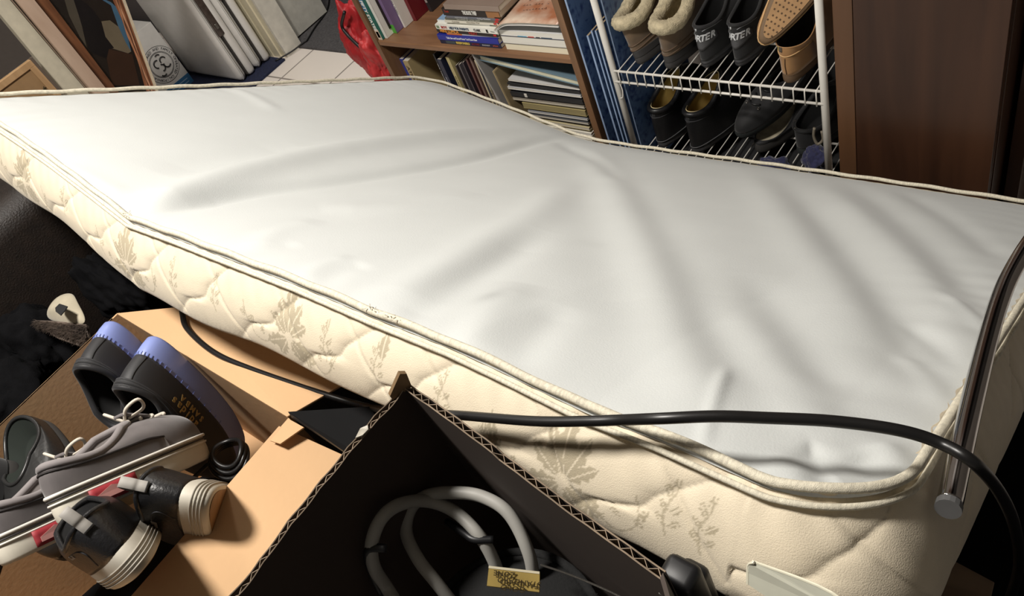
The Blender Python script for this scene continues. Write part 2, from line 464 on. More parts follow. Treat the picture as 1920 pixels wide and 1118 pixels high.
fl_px = [(1062, 850), (520, 610), (215, 450), (20, 300)]
for p in ((1055, 772), (535, 528), (235, 408), (40, 262)):
    u_, _ = muv(*p); flower(u_ * ML, 0.62)
for p in ((1330, 860), (1400, 895), (880, 655), (745, 605), (640, 565), (420, 478), (345, 446), (130, 325)):
    u_, _ = muv(*p); sprig(u_ * ML + 0.02, 0.5)
leaf(muv(725, 600)[0] * ML, 0.08, -1.57, .035, .007)
leaf(muv(1465, 905)[0] * ML, 0.10, -1.4, .045, .008)
leaf(muv(950, 690)[0] * ML, 0.72, 1.5, .045, .006)
rs = np.random.RandomState(3)
rough_low = np.clip((WV - 0.80) / 0.2, 0, 1)
speck = (np.sin(SS * 421 + 5 * np.sin(WV * 31)) * np.sin(SS * 173 + WV * 57) > 0.45) * rough_low * (np.sin(SS * 17) > -0.3)
cream = np.array(lin((226, 213, 188)))[:3]; flo = np.array(lin((172, 160, 134)))[:3]
mk = np.clip(mask * 0.85 + speck * 0.5, 0, 1)
colS = cream * (1 - mk[..., None]) + flo * mk[..., None]
colS *= (1 - 0.22 * stitch * (np.sin(SS * 1400 + WV * 160) > 0))[..., None]
seamline = np.exp(-(dist / 0.0012) ** 2) * (np.sin(WV * 220) > -0.2)
colS *= (1 - 0.25 * seamline)[..., None]
Vs = Vs + (mask * 0.0007)[..., None] * -NW * 0
colS = np.concatenate([colS, np.ones(colS.shape[:2] + (1,))], -1)
side_m = mat('mattress_damask', (234, 222, 198), 0.7, attr='col', var=0.03, scale=60, bump=0.25, bscale=900, sheen=0.1)
mesh_np('side_panel', Vs.reshape(-1, 3), nP, nw_, side_m, mroot, colS.reshape(-1, 4), closeu=True)['label'] = 'cream quilted side woven with beige flowers'
# underside
Vb = mpt((Xr[::6, ::6] - ML / 2) * .994 / ML + .5, (Yr[::6, ::6] - MW_ / 2) * .99 / MW_ + .5, -MT + 0.004)
mesh_np('bottom_panel', Vb.reshape(-1, 3), Vb.shape[0], Vb.shape[1], side_m, mroot, np.tile(np.array(lin((234, 222, 198))), (Vb.shape[0] * Vb.shape[1], 1)))
# piping: rolled tape round the upper edge, and the thin cord below it
pp = [mpt((PP[i, 0] + outn[i, 0] * .001) / ML, (PP[i, 1] + outn[i, 1] * .001) / MW_, 0.002 + 0.0008 * math.sin(S[i] * 60)) for i in range(nP)]
tape = mat('piping_tape', (236, 228, 206), 0.7, var=0.16, scale=150, bump=0.5, bscale=900, stretch=(3, 1, 1))
MB().tube(pp, 0.0040, 10, closed=True).build('piping', tape, mroot, smooth=True)
pp2 = [mpt((PP[i, 0] + outn[i, 0] * .006) / ML, (PP[i, 1] + outn[i, 1] * .006) / MW_, -0.0095) for i in range(nP)]
MB().tube(pp2, 0.0026, 8, closed=True).build('cord', tape, mroot, smooth=True)
# a few loose threads at the joins of the tape
for px_, py_ in ((700, 590), (738, 607), (243, 410)):
    fz = MB(); u_, _ = muv(px_, py_)
    for k in range(9):
        a_ = Vector(mpt(u_ + (k - 4) * .0013, -0.002 * (k % 3), 0.005)); b_ = a_ + Vector((rnd.uniform(-.004, .004), rnd.uniform(-.005, .005), rnd.uniform(.000, .003)))
        fz.tube([a_, b_], 0.0005, 4)
    fz.build('loose_threads', tape, mroot)['kind'] = 'stuff'
# ------------------------------------------------------------------ bookcase
YB = 1.35
wd_b = wood('bookcase_wood', (112, 82, 58), (136, 101, 72), 3.0, 0.45, (10, 10, 1.2))
wd_h = wood('bookcase_wood_long', (122, 88, 62), (146, 108, 78), 3.0, 0.45, (1.2, 10, 10))
bk = thing('bookcase', 'brown wood-veneer bookcase holding books, left of the wire shoe rack', 'bookcase', (-1.656, YB, 0))
def bx_in(root, name, a, b, m, **k):
    o = Vector(root.location)
    return MB().box(Vector(a) - o, Vector(b) - o).build(name, m, root, **k)
XL, XR = -2.046, -1.267
ZS = 0.4445
bx_in(bk, 'side_panel', (XL - .021, YB, 0), (XL, YB + .29, 1.12), wd_b, bevel=.001)
bx_in(bk, 'side_panel', (XR, YB, 0), (XR + .021, YB + .29, 1.12), wd_b, bevel=.001)
bx_in(bk, 'back_panel', (XL, YB + .275, 0.05), (XR, YB + .285, 1.11), wood('bookcase_back', (70, 52, 38), (84, 62, 45), 3, .6))
for z_ in (ZS, 0.80):
    o = MB().rbox(Vector((XL, YB + .002, z_ - .019)) - bk.location, Vector((XR, YB + .275, z_)) - bk.location, .004).build('shelf', wd_h, bk)
bx_in(bk, 'bottom_board', (XL, YB + .005, 0.08), (XR, YB + .275, 0.10), wd_h)
bx_in(bk, 'kick_board', (XL, YB + .03, 0.0), (XR, YB + .045, 0.08), wd_h)
bx_in(bk, 'top_board', (XL, YB, 1.10), (XR, YB + .275, 1.12), wd_h)

pagem = mat('book_pages', (226, 218, 200), 0.85, var=0.14, scale=8, stretch=(1, 1, 260))
pagew = mat('white_pages', (236, 232, 222), 0.8, var=0.10, scale=8, stretch=(1, 1, 260))
def cm(col, rough=0.45):
    return mat('cover_%d_%d_%d' % tuple(col), col, rough, var=0.05, scale=14)
def book(label, M, Lb, D, T, cover, page=None, spine='front', deco=(), txt=(), name='book', cat='book', ct=0.0012, soft=False, group=None):
    if name == 'book': D = min(D, 1.622 - M.translation.y)
    r = thing(name, label, cat, M=M, group=group)
    c = cm(cover); page = page or pagem
    m = MB().box((0, 0, 0), (Lb, D, ct)).box((0, 0, T - ct), (Lb, D, T))
    if spine == 'front': m.box((0, -ct * .6, 0), (Lb, ct, T))
    elif spine == 'back': m.box((0, D - ct, 0), (Lb, D + ct * .6, T))
    elif spine == 'left': m.box((-ct * .6, 0, 0), (ct, D, T))
    m.build('cover', c, r, bevel=0.0004)
    i = 0.003 if ct > 0.0015 else 0.0006
    x0 = ct if spine == 'left' else i
    MB().box((x0, ct if spine == 'front' else i, ct), (Lb - i, D - i if spine != 'back' else D - ct, T - ct)).build('pages', page, r)
    for d in deco:
        x0, x1, z0, z1, col = d[:5]
        MB().box((x0 * Lb, -ct * .6 - .0004, z0 * T), (x1 * Lb, -ct * .6 + .0003, z1 * T)).build(d[5] if len(d) > 5 else 'spine_band', cm(col), r)
    for t in txt:
        s_, xc, zc, size, col, fit = t[:6]
        text(s_, size, cm(col), r, 'spine_title', Matrix.Translation((xc * Lb, -ct * .6 - .0008, zc * T)) @ Matrix.Rotation(PI / 2, 4, 'X'), fit=fit, bold=t[6] if len(t) > 6 else 0.0)
    return r
def hbook(label, pa, pb, y, T, D, cover, **k):
    """a lying book: its lower front edge runs between two points"""
    A = W(*pa, y=y); B = W(*pb, y=y)
    return book(label, frame(A, B - A, (0, 0, 1)), (B - A).length, D, T, cover, **k)
# the middle pile on the shelf, from the shelf upward
yp = 1.372
def pile(label, xa, xb, z0, T, D, cover, y=yp, rot=0.0, **k):
    f = Vector((math.cos(rot), math.sin(rot), 0))
    return book(label, frame((xa, y, z0), f, (0, 0, 1)), (xb - xa) / math.cos(rot), D, T, cover, **k)
def PX_(px, py, y=yp): return W(px, py, y=y).x
def PZ_(px, py, y=yp): return W(px, py, y=y).z
z = ZS + .0005
x0, x1 = PX_(832, 86), PX_(944, 93)
pile('bottom paperback of the middle pile, dark blue spine with yellow and red title', x0, x1, z, .0135, .135, (38, 42, 66), y=1.368,
     deco=((.10, .26, .15, .85, (70, 82, 88)),),
     txt=(('IRRESPONSIBLE', .39, .5, .010, (222, 196, 96), .055, .0004), ('ACTIVE', .60, .5, .009, (150, 40, 52), .030), ('BRANDAROUT', .77, .5, .006, (190, 190, 196), .03), ('SPEAK', .92, .5, .006, (200, 90, 70), .02)))
z += .0139
pile('bright blue paperback lying second from the bottom of the middle pile', PX_(829, 80), PX_(940, 84), z, .0175, .14, (42, 50, 150), y=1.366, 
     txt=(('Table Saw and Kernel Power Tool Know How', .41, .52, .0085, (225, 228, 240), .125, .0003),))
z += .0179
pile('thin orange and grey booklet inside the middle pile, above the bright blue book', PX_(842, 69), PX_(936, 70), z, .0042, .12, (200, 196, 192), y=1.370, rot=.01,
     deco=((.0, .30, .0, 1.0, (214, 120, 48)),), name='booklet', cat='booklet')
z += .0046
pile('black paperback with an orange author name on its spine in the middle pile', PX_(823, 65), PX_(936, 70), z, .0115, .14, (40, 32, 30), y=1.372, rot=-.015,
     deco=((.94, .985, .25, .75, (200, 40, 40)),),
     txt=(('MIKE LUPICA', .22, .5, .0135, (226, 150, 60), .078, .0005), ('HEAT', .62, .5, .013, (170, 52, 44), .035, .0004)))
z += .0119
pile('white paperback with red and black title on its spine in the middle pile', PX_(821, 56), PX_(938, 61), z, .0150, .15, (240, 238, 228), page=pagew, y=1.370, rot=-.02,
     deco=((.015, .06, .2, .8, (120, 140, 110)), (.82, .85, .15, .85, (30, 30, 30))),
     txt=(('BOY!', .145, .5, .011, (170, 44, 44), .024, .0004), ('HELP FOR PARENTS', .39, .5, .0105, (60, 76, 100), .080, .0004), ('CLARK', .68, .5, .0105, (60, 60, 64), .028, .0004), ('Nelson', .92, .5, .005, (120, 120, 120), .015)))
z += .0154
pile('wide pale blue and white book jutting out left in the middle pile', PX_(816, 44), PX_(915, 48), z, .0065, .125, (150, 182, 214), page=pagew, y=1.385, rot=-.03,
     deco=((.0, 1.0, .0, 1.0, (232, 234, 232)),))
z += .0069
pile('cream spined paperback in the middle pile, just above the pale blue book', PX_(833, 37), PX_(931, 42), z, .0092, .13, (226, 220, 204), y=1.372, rot=.01,
     deco=((.93, .985, .2, .8, (200, 60, 56)),), txt=(('Chocolate War', .55, .5, .007, (150, 140, 126), .05), ('Cormier', .22, .5, .007, (150, 140, 126), .03)))
z += .0094
pile('grey-green spined thin paperback in the middle pile', PX_(833, 31), PX_(932, 32), z, .0072, .13, (104, 104, 92), y=1.372,
     deco=((.93, .99, .1, .9, (196, 44, 40)),), txt=(('DROPPED BY ACES CRISP', .45, .5, .0055, (190, 188, 176), .09),))
z += .0074
pile('thin paperback with a grey and white spine, right under the black one', PX_(835, 25), PX_(933, 27), z, .0072, .13, (110, 112, 120), y=1.370, rot=.008,
     deco=((.93, .99, .1, .9, (196, 44, 40)),), txt=(('Coming of Revolution', .72, .5, .006, (232, 232, 230), .05), ('REMARQUE', .3, .5, .006, (190, 190, 190), .05)))
z += .0074
pile('thick black paperback with white hand-lettered title near the top of the pile', PX_(828, 17), PX_(934, 21), z, .0225, .135, (44, 36, 32), y=1.372,
     deco=((.78, 1.0, .0, 1.0, (158, 110, 68)), (.9, 1.0, .0, .12, (60, 40, 30))),
     txt=(('THE BOOK THIEF', .49, .52, .0165, (240, 238, 230), .055, .0006), ('Zusak', .08, .6, .009, (190, 60, 44), .018)))
z += .0228
pile('grey-brown book on top of the middle pile', PX_(830, 2), PX_(933, 4), z, .016, .15, (150, 132, 120), y=1.368)
# the right-hand pile: three thick books with their page edges out, a curling magazine on top
zz = ZS + .0005
xa = PX_(951, 86); xb = XR - .004
pile('lowest of the three thick books whose cream page edges face out', xa, xb, zz, .021, .19, (196, 186, 168), y=1.366, spine='back', page=mat('cream_pages', (236, 226, 200), .85, var=.06, scale=8, stretch=(1, 1, 260)))
zz += .0213
pile('middle of the three thick books with white page edges facing out', xa - .002, xb - .003, zz, .024, .19, (70, 70, 76), y=1.364, spine='back', page=pagew)
zz += .0243
tb = pile('topmost of the three thick books, colourful stripe along its lower edge', xa - .004, xb - .006, zz, .017, .19, (226, 226, 226), y=1.366, spine='back', page=pagew)
for a_, b_, c_ in ((.28, .42, (110, 170, 200)), (.44, .53, (200, 70, 60)), (.56, .62, (60, 60, 66)), (.64, .80, (70, 90, 110))):
    MB().box((a_ * (xb - xa), -.0006, .0000), (b_ * (xb - xa), .0002, .0022)).build('cover_print', cm(c_), tb)
zz += .0175
def curl(root, m, name, dz, x_a, x_b, ya, yd, lift, drop, t=.0012, inset=0):
    def fn(a, b):
        x = x_a + (x_b - x_a) * a; y = ya + (yd - ya) * b
        zq = zz + .010 + dz + lift * math.sin(min(1, a * 1.5) * PI / 2) - drop * (1 - min(1, a / .25)) ** 2 * (1 - .5 * b) + .012 * b
        return Vector((x, y, zq))
    return MB().grid(fn, 24, 8).build(name, m, root, smooth=True, solid=t)
mg = thing('magazine', 'open magazine with a tan photo cover curling over the thick books', 'magazine', (0, 0, 0))
def tan_cover():
    m = bpy.data.materials.new('magazine_photo'); m.use_nodes = True
    nt = m.node_tree; b = nt.nodes['Principled BSDF']; b.inputs['Roughness'].default_value = .35
    tc = nt.nodes.new('ShaderNodeTexCoord'); n = nt.nodes.new('ShaderNodeTexNoise'); n.inputs['Scale'].default_value = 14; n.inputs['Detail'].default_value = 5
    cr = nt.nodes.new('ShaderNodeValToRGB'); cr.color_ramp.elements[0].position = .35; cr.color_ramp.elements[0].color = lin((176, 116, 84))
    cr.color_ramp.elements[1].position = .7; cr.color_ramp.elements[1].color = lin((226, 208, 188))
    nt.links.new(tc.outputs['Object'], n.inputs['Vector']); nt.links.new(n.outputs['Fac'], cr.inputs[0]); nt.links.new(cr.outputs[0], b.inputs['Base Color'])
    return m
curl(mg, tan_cover(), 'front_cover', .0165, xa - .006, xb - .002, 1.352, 1.53, .010, .020)
curl(mg, pagew, 'inner_pages', .0140, xa - .005, xb - .003, 1.354, 1.53, .010, .020, t=.003)
curl(mg, cm((206, 204, 200)), 'back_cover', .0095, xa - .002, xb - .004, 1.353, 1.53, .008, .018)
# scribbled handwriting on the cover
sc = MB()
for r_ in range(4):
    for k in range(16):
        if rnd.random() < .2: continue
        xq = xa + .055 + k * .010 + r_ * .006; yq = 1.40 + r_ * .022 + .001 * k
        a = (xq - (xa - .006)) / (xb - .002 - xa + .006); b_ = (yq - 1.352) / .178
        zq = zz + .010 + .0165 + .010 * math.sin(min(1, a * 1.5) * PI / 2) - .020 * (1 - min(1, a / .25)) ** 2 * (1 - .5 * b_) + .012 * b_ + .0012
        sc.tube([(xq, yq, zq), (xq + .003, yq + rnd.uniform(.002, .007), zq + .0002), (xq + .006, yq - .001, zq)], .0005, 4)
hw = sc.build('cover_writing', cm((70, 60, 56)), mg); hw['kind'] = 'stuff'
# a brown book standing behind the pile, its cover facing right
def sbook(label, pl, ptop, T, D, cover, y, zbase, tilt=0.0, **k):
    """a standing book: left edge of the spine seen at pixel column pl, top height z or pixel"""
    p = W(*pl, y=y)
    ztop = ptop
    f = Vector((math.sin(tilt), 0, -math.cos(tilt))); u = Vector((math.cos(tilt), 0, math.sin(tilt)))
    L_ = (ztop - zbase) / math.cos(tilt)
    base = Vector((p.x, y, zbase)) - f * L_
    if tilt < 0: pass
    return book(label, frame(base, f, u), L_, D, T, cover, **k)
def shelfpt(px, py): return W(px, py, z=ZS)
def sb_top(label, pxy, T, cover, Lb, D=.16, tilt=0.0, **k):
    p = shelfpt(*pxy); tilt = min(tilt, .008) if tilt < .04 else tilt; p.x = max(p.x, XL + .002 + math.sin(tilt) * Lb)
    f = Vector((math.sin(tilt), 0, -math.cos(tilt))); u = Vector((math.cos(tilt), 0, math.sin(tilt)))
    return book(label, frame(Vector((p.x, p.y, ZS + .001)) - f * Lb, f, u), Lb, D, T, cover, **k)
sb_top('blue and green travel book with white title, against the bookcase side', (704, 74), .020, (40, 108, 96), .27, D=.2,
       deco=((.0, .62, .02, .98, (60, 120, 160)), (.86, 1.0, .02, .98, (226, 206, 184)), (.89, .97, .2, .8, (196, 90, 66))),
       txt=(('OUR FIFTY STATES', .60, .5, .017, (240, 240, 236), .15, .0008),), tilt=.03)
b2 = sb_top('white spined hardback with a dark photo cover on the shelf, second from the side panel', (723, 72), .012, (238, 236, 228), .27, D=.18, page=pagew, ct=.002, tilt=.03)
MB().box((.02, .02, .0142), (.25, .16, .0150)).build('cover_photo', mat('dark_photo', (64, 56, 50), .4, var=.4, scale=25), b2)
sb_top('purple spined book with a green foot on the top shelf', (738, 62), .019, (128, 106, 146), .25, D=.17, deco=((.88, 1.0, .0, 1.0, (84, 170, 60)),), tilt=.03)
sb_top('white book with thin black spine lettering, right of the purple book', (758, 52), .008, (232, 228, 220), .27, D=.19, page=pagew, txt=(('THE WAY OF ALL FLESH', .6, .5, .006, (90, 90, 90), .12),), tilt=.03)
sb_top('dark red hardback, last of the upright books on the top shelf', (776, 39), .016, (112, 28, 36), .24, D=.11, ct=.002, tilt=.03)
sb_top('black book with a pale printed spine at the back of the shelf', (806, 22), .014, (52, 48, 50), .24, D=.09, txt=(('BRIEF LIVES', .72, .5, .012, (206, 196, 190), .07, .0004),), tilt=.05)
# behind the pile a dark book leans
p = shelfpt(938, 30)
book('brown hardback leaning behind the right end of the pile', frame((p.x + .012, 1.532, ZS + .150), Vector((.30, 0, -.95)), Vector((.95, 0, .30))), .15, .085, .012, (92, 78, 66), ct=.002)

# ---- lower compartment, upright books
ZB = 0.101
yl = 1.40
low = [
 # px at top-left of the spine, thickness, colour, y, depth, label, text
 ((737, 109), .017, (66, 74, 156), 1.395, .18, 'blue upright book with white top edge at the left end of the lower shelf', ()),
 ((755, 114), .024, (186, 166, 122), 1.385, .20, 'thick tan old book with worn dark lettering on the lower shelf', (('ATLAS', .22, .5, .016, (90, 70, 44), .07, .0005),)),
 ((811, 101), .007, (24, 24, 28), 1.385, .20, 'thin black book with tiny white spine lettering', (('the standard of the age', .4, .5, .005, (225, 225, 225), .16),)),
 ((819, 111), .017, (36, 42, 66), 1.38, .18, 'navy upright book left of the yellow-tan one', (('AMERICA', .35, .3, .007, (200, 205, 215), .06),)),
 ((835, 107), .014, (196, 182, 130), 1.38, .18, 'yellow-tan upright book with faint lettering', (('GARDENING', .4, .5, .009, (120, 108, 70), .09),)),
 ((853, 123), .005, (70, 60, 60), 1.38, .17, 'thin brown-black booklet right of the yellow-tan book', ()),
 ((859, 121), .006, (96, 90, 94), 1.38, .17, 'thin grey booklet among the dark upright ones', ()),
 ((866, 117), .006, (58, 50, 58), 1.38, .17, 'thin plum booklet among the upright ones', ()),
 ((872, 110), .008, (92, 52, 50), 1.38, .17, 'thin maroon book on the lower shelf', ()),
 ((879, 108), .008, (118, 92, 84), 1.38, .17, 'thin brown-pink book right of the maroon one', ()),
 ((889, 113), .0055, (206, 192, 160), 1.375, .18, 'thin beige upright book beside the leaning grey folder', ()),
 ((896, 123), .004, (40, 44, 62), 1.375, .17, 'thin dark navy book beside the beige one', ()),
 ((901, 130), .0042, (34, 32, 34), 1.375, .17, 'thin black book tucked under the leaning grey folder', ()),
 ((907, 142), .0065, (186, 174, 146), 1.375, .15, 'short beige book under the leaning grey folder', (('TREE', .3, .5, .006, (90, 80, 60), .04),)),
 ((916, 152), .008, (84, 44, 38), 1.375, .15, 'short reddish-brown book under the grey folder', ()),
 ((925, 172), .0055, (170, 166, 162), 1.37, .14, 'short pale grey booklet under the foot of the folder', ()),
]
for pl, T, col, y, D, lab, tx in low:
    p = W(*pl, y=y)
    p.x = max(p.x, XL + .003)
    book(lab, frame((p.x, y, p.z), (0, 0, -1), (1, 0, 0)), p.z - ZB, D, T, col, txt=[t for t in tx], ct=.001)
def board(label, pa, pb, y, T, D, col, name, cat, ext=.09):
    A = W(*pa, y=y); B = W(*pb, y=y); f = (B - A).normalized(); Ln = (A.z - ZB - .002) / -f.z
    r = thing(name, label, cat, M=frame(A, f, (1, 0, 0)))
    MB().box((0, 0, 0), (Ln, D, T * .5)).build('cover', cm(col), r); MB().box((.002, .001, T * .5), (Ln - .002, D - .002, T)).build('sheets', cm(tuple(int(c * .8) for c in col)), r)
board('pale grey thin folder leaning diagonally in the lower shelf', (883, 100), (939, 196), 1.362, .006, .19, (176, 172, 168), 'folder', 'folder')
board('tan-edged olive board standing beside the flat stack', (923, 134), (957, 203), 1.366, .008, .20, (176, 156, 118), 'portfolio', 'folder')
# lower flat stack, lowest first
for i, (pa, pb, T, col, lab, pg, D) in enumerate((
 ((1002, 268), (1113, 283), .012, (214, 206, 186), 'bottom beige book of the flat stack on the lower shelf', pagem, .2),
 ((1000, 250), (1112, 267), .010, (232, 228, 216), 'white book near the bottom of the flat stack', pagew, .2),
 ((994, 236), (1110, 256), .011, (240, 236, 222), 'white-edged book in the flat stack above the lowest ones', pagew, .21),
 ((990, 226), (1106, 246), .011, (200, 188, 150), 'beige book in the flat stack beneath the grey ones', pagem, .21),
 ((988, 217), (1104, 235), .009, (96, 98, 100), 'dark grey book in the lower half of the flat stack', pagem, .2),
 ((986, 210), (1102, 227), .007, (150, 152, 156), 'thin pale grey book resting on the dark grey one', pagew, .2),
 ((978, 202), (1100, 219), .022, (178, 164, 116), 'thick yellow-tan book in the middle of the flat stack', mat('tan_pages', (176, 162, 116), .85, var=.2, scale=8, stretch=(1, 1, 260)), .2),
 ((952, 186), (1096, 204), .009, (146, 138, 126), 'grey-beige book above the thick yellow-tan one', pagem, .21),
 ((946, 178), (1094, 196), .015, (48, 48, 50), 'dark book with a small white tag in the flat stack', mat('dark_pages', (60, 58, 58), .8, var=.3, scale=8, stretch=(1, 1, 260)), .22),
 ((945, 166), (1090, 184), .009, (196, 196, 198), 'silvery pale book in the flat stack above the dark one', pagew, .22),
 ((947, 158), (1088, 176), .006, (52, 52, 54), 'thin black binder directly under the top magazine', mat('dark_pages', (60, 58, 58), .8), .22),
 ((949, 151), (1087, 170), .007, (210, 208, 206), 'thin white magazine just below the tilted blue album', pagew, .22))):
    A = W(*pa, y=1.385); B = W(*pb, y=1.385)
    B.x = min(B.x, XR - .006); A.x += .009; B.z += (XR - .006 - B.x) * 0
    B.z = A.z + (B.z - A.z) * .8
    r = book(lab, frame(A, B - A, (0, 0, 1)), (B - A).length, D, T * .93, col, page=pg, spine='back')
    if 'tag' in lab: MB().box((.075, -.001, .002), (.085, .001, .014)).build('paper_tag', pagew, r)
A = W(899, 113, y=1.372); B = W(1087, 162, y=1.372); B.x = min(B.x, XR - .004)
alb = book('big pale blue album lying tilted on top of the flat stack', frame(A, B - A, (0, .12, 1)), (B - A).length, .235, .017, (112, 136, 150), spine='back', ct=.0025, page=mat('album_pages', (216, 212, 186), .8))
text('CUTTING', .02, cm((110, 90, 92)), alb, 'cover_title', Matrix.Translation((.13, .12, .0173)), fit=.05)

# ------------------------------------------------------------------ blue marbled boards beside the rack
def marble():
    m = bpy.data.materials.new('blue_marbled_card'); m.use_nodes = True
    nt = m.node_tree; b = nt.nodes['Principled BSDF']; b.inputs['Roughness'].default_value = .5
    tc = nt.nodes.new('ShaderNodeTexCoord'); v = nt.nodes.new('ShaderNodeTexVoronoi'); v.inputs['Scale'].default_value = 55
    n = nt.nodes.new('ShaderNodeTexNoise'); n.inputs['Scale'].default_value = 22; n.inputs['Detail'].default_value = 6; n.inputs['Distortion'].default_value = 2.5
    cr = nt.nodes.new('ShaderNodeValToRGB')
    cr.color_ramp.elements[0].position = .3; cr.color_ramp.elements[0].color = lin((24, 40, 84))
    cr.color_ramp.elements[1].position = .72; cr.color_ramp.elements[1].color = lin((92, 122, 168))
    e = cr.color_ramp.elements.new(.5); e.color = lin((44, 70, 126))
    nt.links.new(tc.outputs['Object'], v.inputs['Vector']); nt.links.new(tc.outputs['Object'], n.inputs['Vector'])
    mx = nt.nodes.new('ShaderNodeMath'); mx.operation = 'MULTIPLY_ADD'; mx.inputs[1].default_value = .35
    nt.links.new(v.outputs['Distance'], mx.inputs[0]); nt.links.new(n.outputs['Fac'], mx.inputs[2])
    nt.links.new(mx.outputs[0], cr.inputs[0]); nt.links.new(cr.outputs[0], b.inputs['Base Color'])
    return m
mbl = marble(); edg = mat('blue_card_edge', (150, 172, 204), .6)
def marb(label, pf, y, ztop, T, D):
    p = W(*pf, y=y)
    r = thing('marbled_board', label, 'board', (p.x, y, 0), group=None)
    MB().box((0, .001, 0), (T, D, ztop)).build('panel', mbl, r)
    MB().box((-.0002, 0, 0), (T + .0002, .0016, ztop + .0006)).build('edge_binding', edg, r)
    MB().box((-.0002, .0016, ztop), (T + .0002, D, ztop + .0006)).build('edge_binding', mat('tan_edge', (170, 150, 120), .7), r)
marb('tall blue marbled board next to the brown bookcase side', (1080, 70), 1.352, .80, .005, .30)
zt = W(1091, 67, y=1.35).z
marb('shorter blue marbled board, second out from the bookcase side', (1132, 175), 1.350, zt, .005, .28)
zt = W(1104, 58, y=1.355).z
marb('short blue marbled board pressed against its twin by the rack post', (1142, 175), 1.355, zt, .004, .28)
marb('shorter blue marbled board closest to the white rack post', (1150, 178), 1.353, zt + .002, .004, .28)
marb('blue marbled board standing inside the rack behind its left post', (1172, 170), 1.366, .80, .004, .30)

# ------------------------------------------------------------------ wire shoe rack
wht = mat('white_enamel', (226, 222, 214), .3, var=.03)
XP0, XP1 = -1.137, -0.600
rk = thing('shoe_rack', 'white wire shoe rack with tubular posts, shoes on its shelves', 'shoe rack', (0, 0, 0))
for x_, y_ in ((XP0, YB), (XP1, YB), (XP0, YB + .30), (XP1, YB + .30)):
    MB().tube([(x_, y_, 0), (x_, y_, .95)], .0085, 14).build('post', wht, rk, smooth=True)
    MB().tube([(x_, y_, 0), (x_, y_, .012)], .011, 14).build('foot_cap', mat('black_rubber', (24, 24, 24), .6), rk, smooth=True)
def wshelf(zt):
    m = MB()
    for z_, y_ in ((zt, YB - .004), (zt - .031, YB - .006), (zt, YB + .30), (zt, YB + .15)):
        m.tube([(XP0, y_, z_), (XP1, y_, z_)], .0032, 8)
    m.build('shelf_rail', wht, rk, smooth=True)
    m = MB(); n = 21
    for i in range(n):
        x_ = XP0 + .020 + (XP1 - XP0 - .034) * i / (n - 1)
        m.tube([(x_, YB + .302, zt + .003), (x_, YB + .01, zt + .003), (x_, YB - .006, zt + .0028), (x_, YB - .0085, zt - .002), (x_, YB - .0095, zt - .036)], .0016, 6)
    w_ = m.build('shelf_wires', wht, rk, smooth=True); w_['kind'] = 'stuff'
ZR1 = 0.4240; ZR0 = 0.1465; ZR2 = .82
for z_ in (ZR1, ZR0, ZR2): wshelf(z_)
MB().tube(spline([(XP0 + .010, YB - .004, ZR1 - .030), (XP0 + .016, YB - .006, ZR1 - .055), (XP0 + .014, YB - .010, ZR1 - .075), (XP0 + .005, YB - .010, ZR1 - .080)], 5), .0014, 6).build('hook', wht, rk, smooth=True)

# ------------------------------------------------------------------ brown cabinet at the right
wc = wood('dark_cabinet', (52, 32, 22), (72, 46, 31), 2.2, .35, (6, 6, .6))
wc2 = wood('dark_cabinet_stile', (84, 58, 38), (98, 68, 46), 2.2, .4, (8, 8, .6))
cb = thing('cabinet', 'tall dark brown wooden cabinet with a plain front, right of the shoe rack', 'cabinet', (-.42, YB + .01, 0))
def CB(name, a, b, m): return MB().box(Vector(a) - cb.location, Vector(b) - cb.location).build(name, m, cb, bevel=.001)
CB('body', (-.578, YB + .03, .10), (-.272, YB + .46, 1.9), wc)
CB('stile', (-.578, YB + .008, .0), (-.540, YB + .03, 1.9), wc2)
CB('door', (-.538, YB + .006, .10), (-.274, YB + .028, 1.88), wc)
CB('plinth', (-.538, YB + .03, 0), (-.274, YB + .45, .10), wc)
cb2 = thing('bookcase', 'dark brown wooden furniture side standing at the right edge', 'cabinet', (0, YB + .2, 0))
MB().box((-.262, -.10, .0), (-.235, .25, 1.7)).build('side_panel', wc, cb2, bevel=.001)
MB().box((-.235, -.085, .32), (.35, .25, .345)).build('shelf', wc, cb2)
MB().box((-.235, .25, .0), (.35, .262, 1.7)).build('back_panel', mat('dark_back', (34, 26, 22), .7), cb2)

# ------------------------------------------------------------------ left background
# hard white cases
cs = mat('white_hard_plastic', (228, 226, 222), .35, var=.03, bump=.15, bscale=300)
def hardcase(label, y0, y1, lz):
    xr = -3.475
    r = thing('hard_case', label, 'case', (xr - .25, (y0 + y1) / 2, 0.012))
    o = r.location
    h = (y1 - y0) / 2
    for k in (0, 1):
        a = Vector((xr - .52, y0 + k * h + .0015, .014)) - o; b = Vector((xr, y0 + (k + 1) * h - .0015, .70)) - o
        MB().rbox(a, b, .030 if k == 0 else .022).build('shell', cs, r, smooth=True)
    MB().box(Vector((xr - .50, y0 + h - .004, .03)) - o, Vector((xr - .004, y0 + h + .004, .69)) - o).build('gasket', mat('dark_gasket', (60, 56, 54), .7), r)
    lt = MB().rbox(Vector((xr - .012, y0 + h - .018, lz)) - o, Vector((xr + .003, y0 + h + .018, lz + .20)) - o, .007).build('latch', mat('latch_dark', (84, 72, 66), .35, var=.3, scale=60), r, smooth=True)
    lp = Vector((xr + .004, y0 + h, lz + .05)) - o
    MB().rbox(lp - Vector((.002, .006, .012)), lp + Vector((.004, .006, .012)), .002).build('latch_button', mat('steel', (150, 146, 140), .3, .9), lt)
hardcase('white hard plastic case standing on the blue mat, nearer one with the long latch', 1.495, 1.600, .24)
hardcase('white hard plastic case behind its twin, nearer the door frame', 1.602, 1.705, .36)
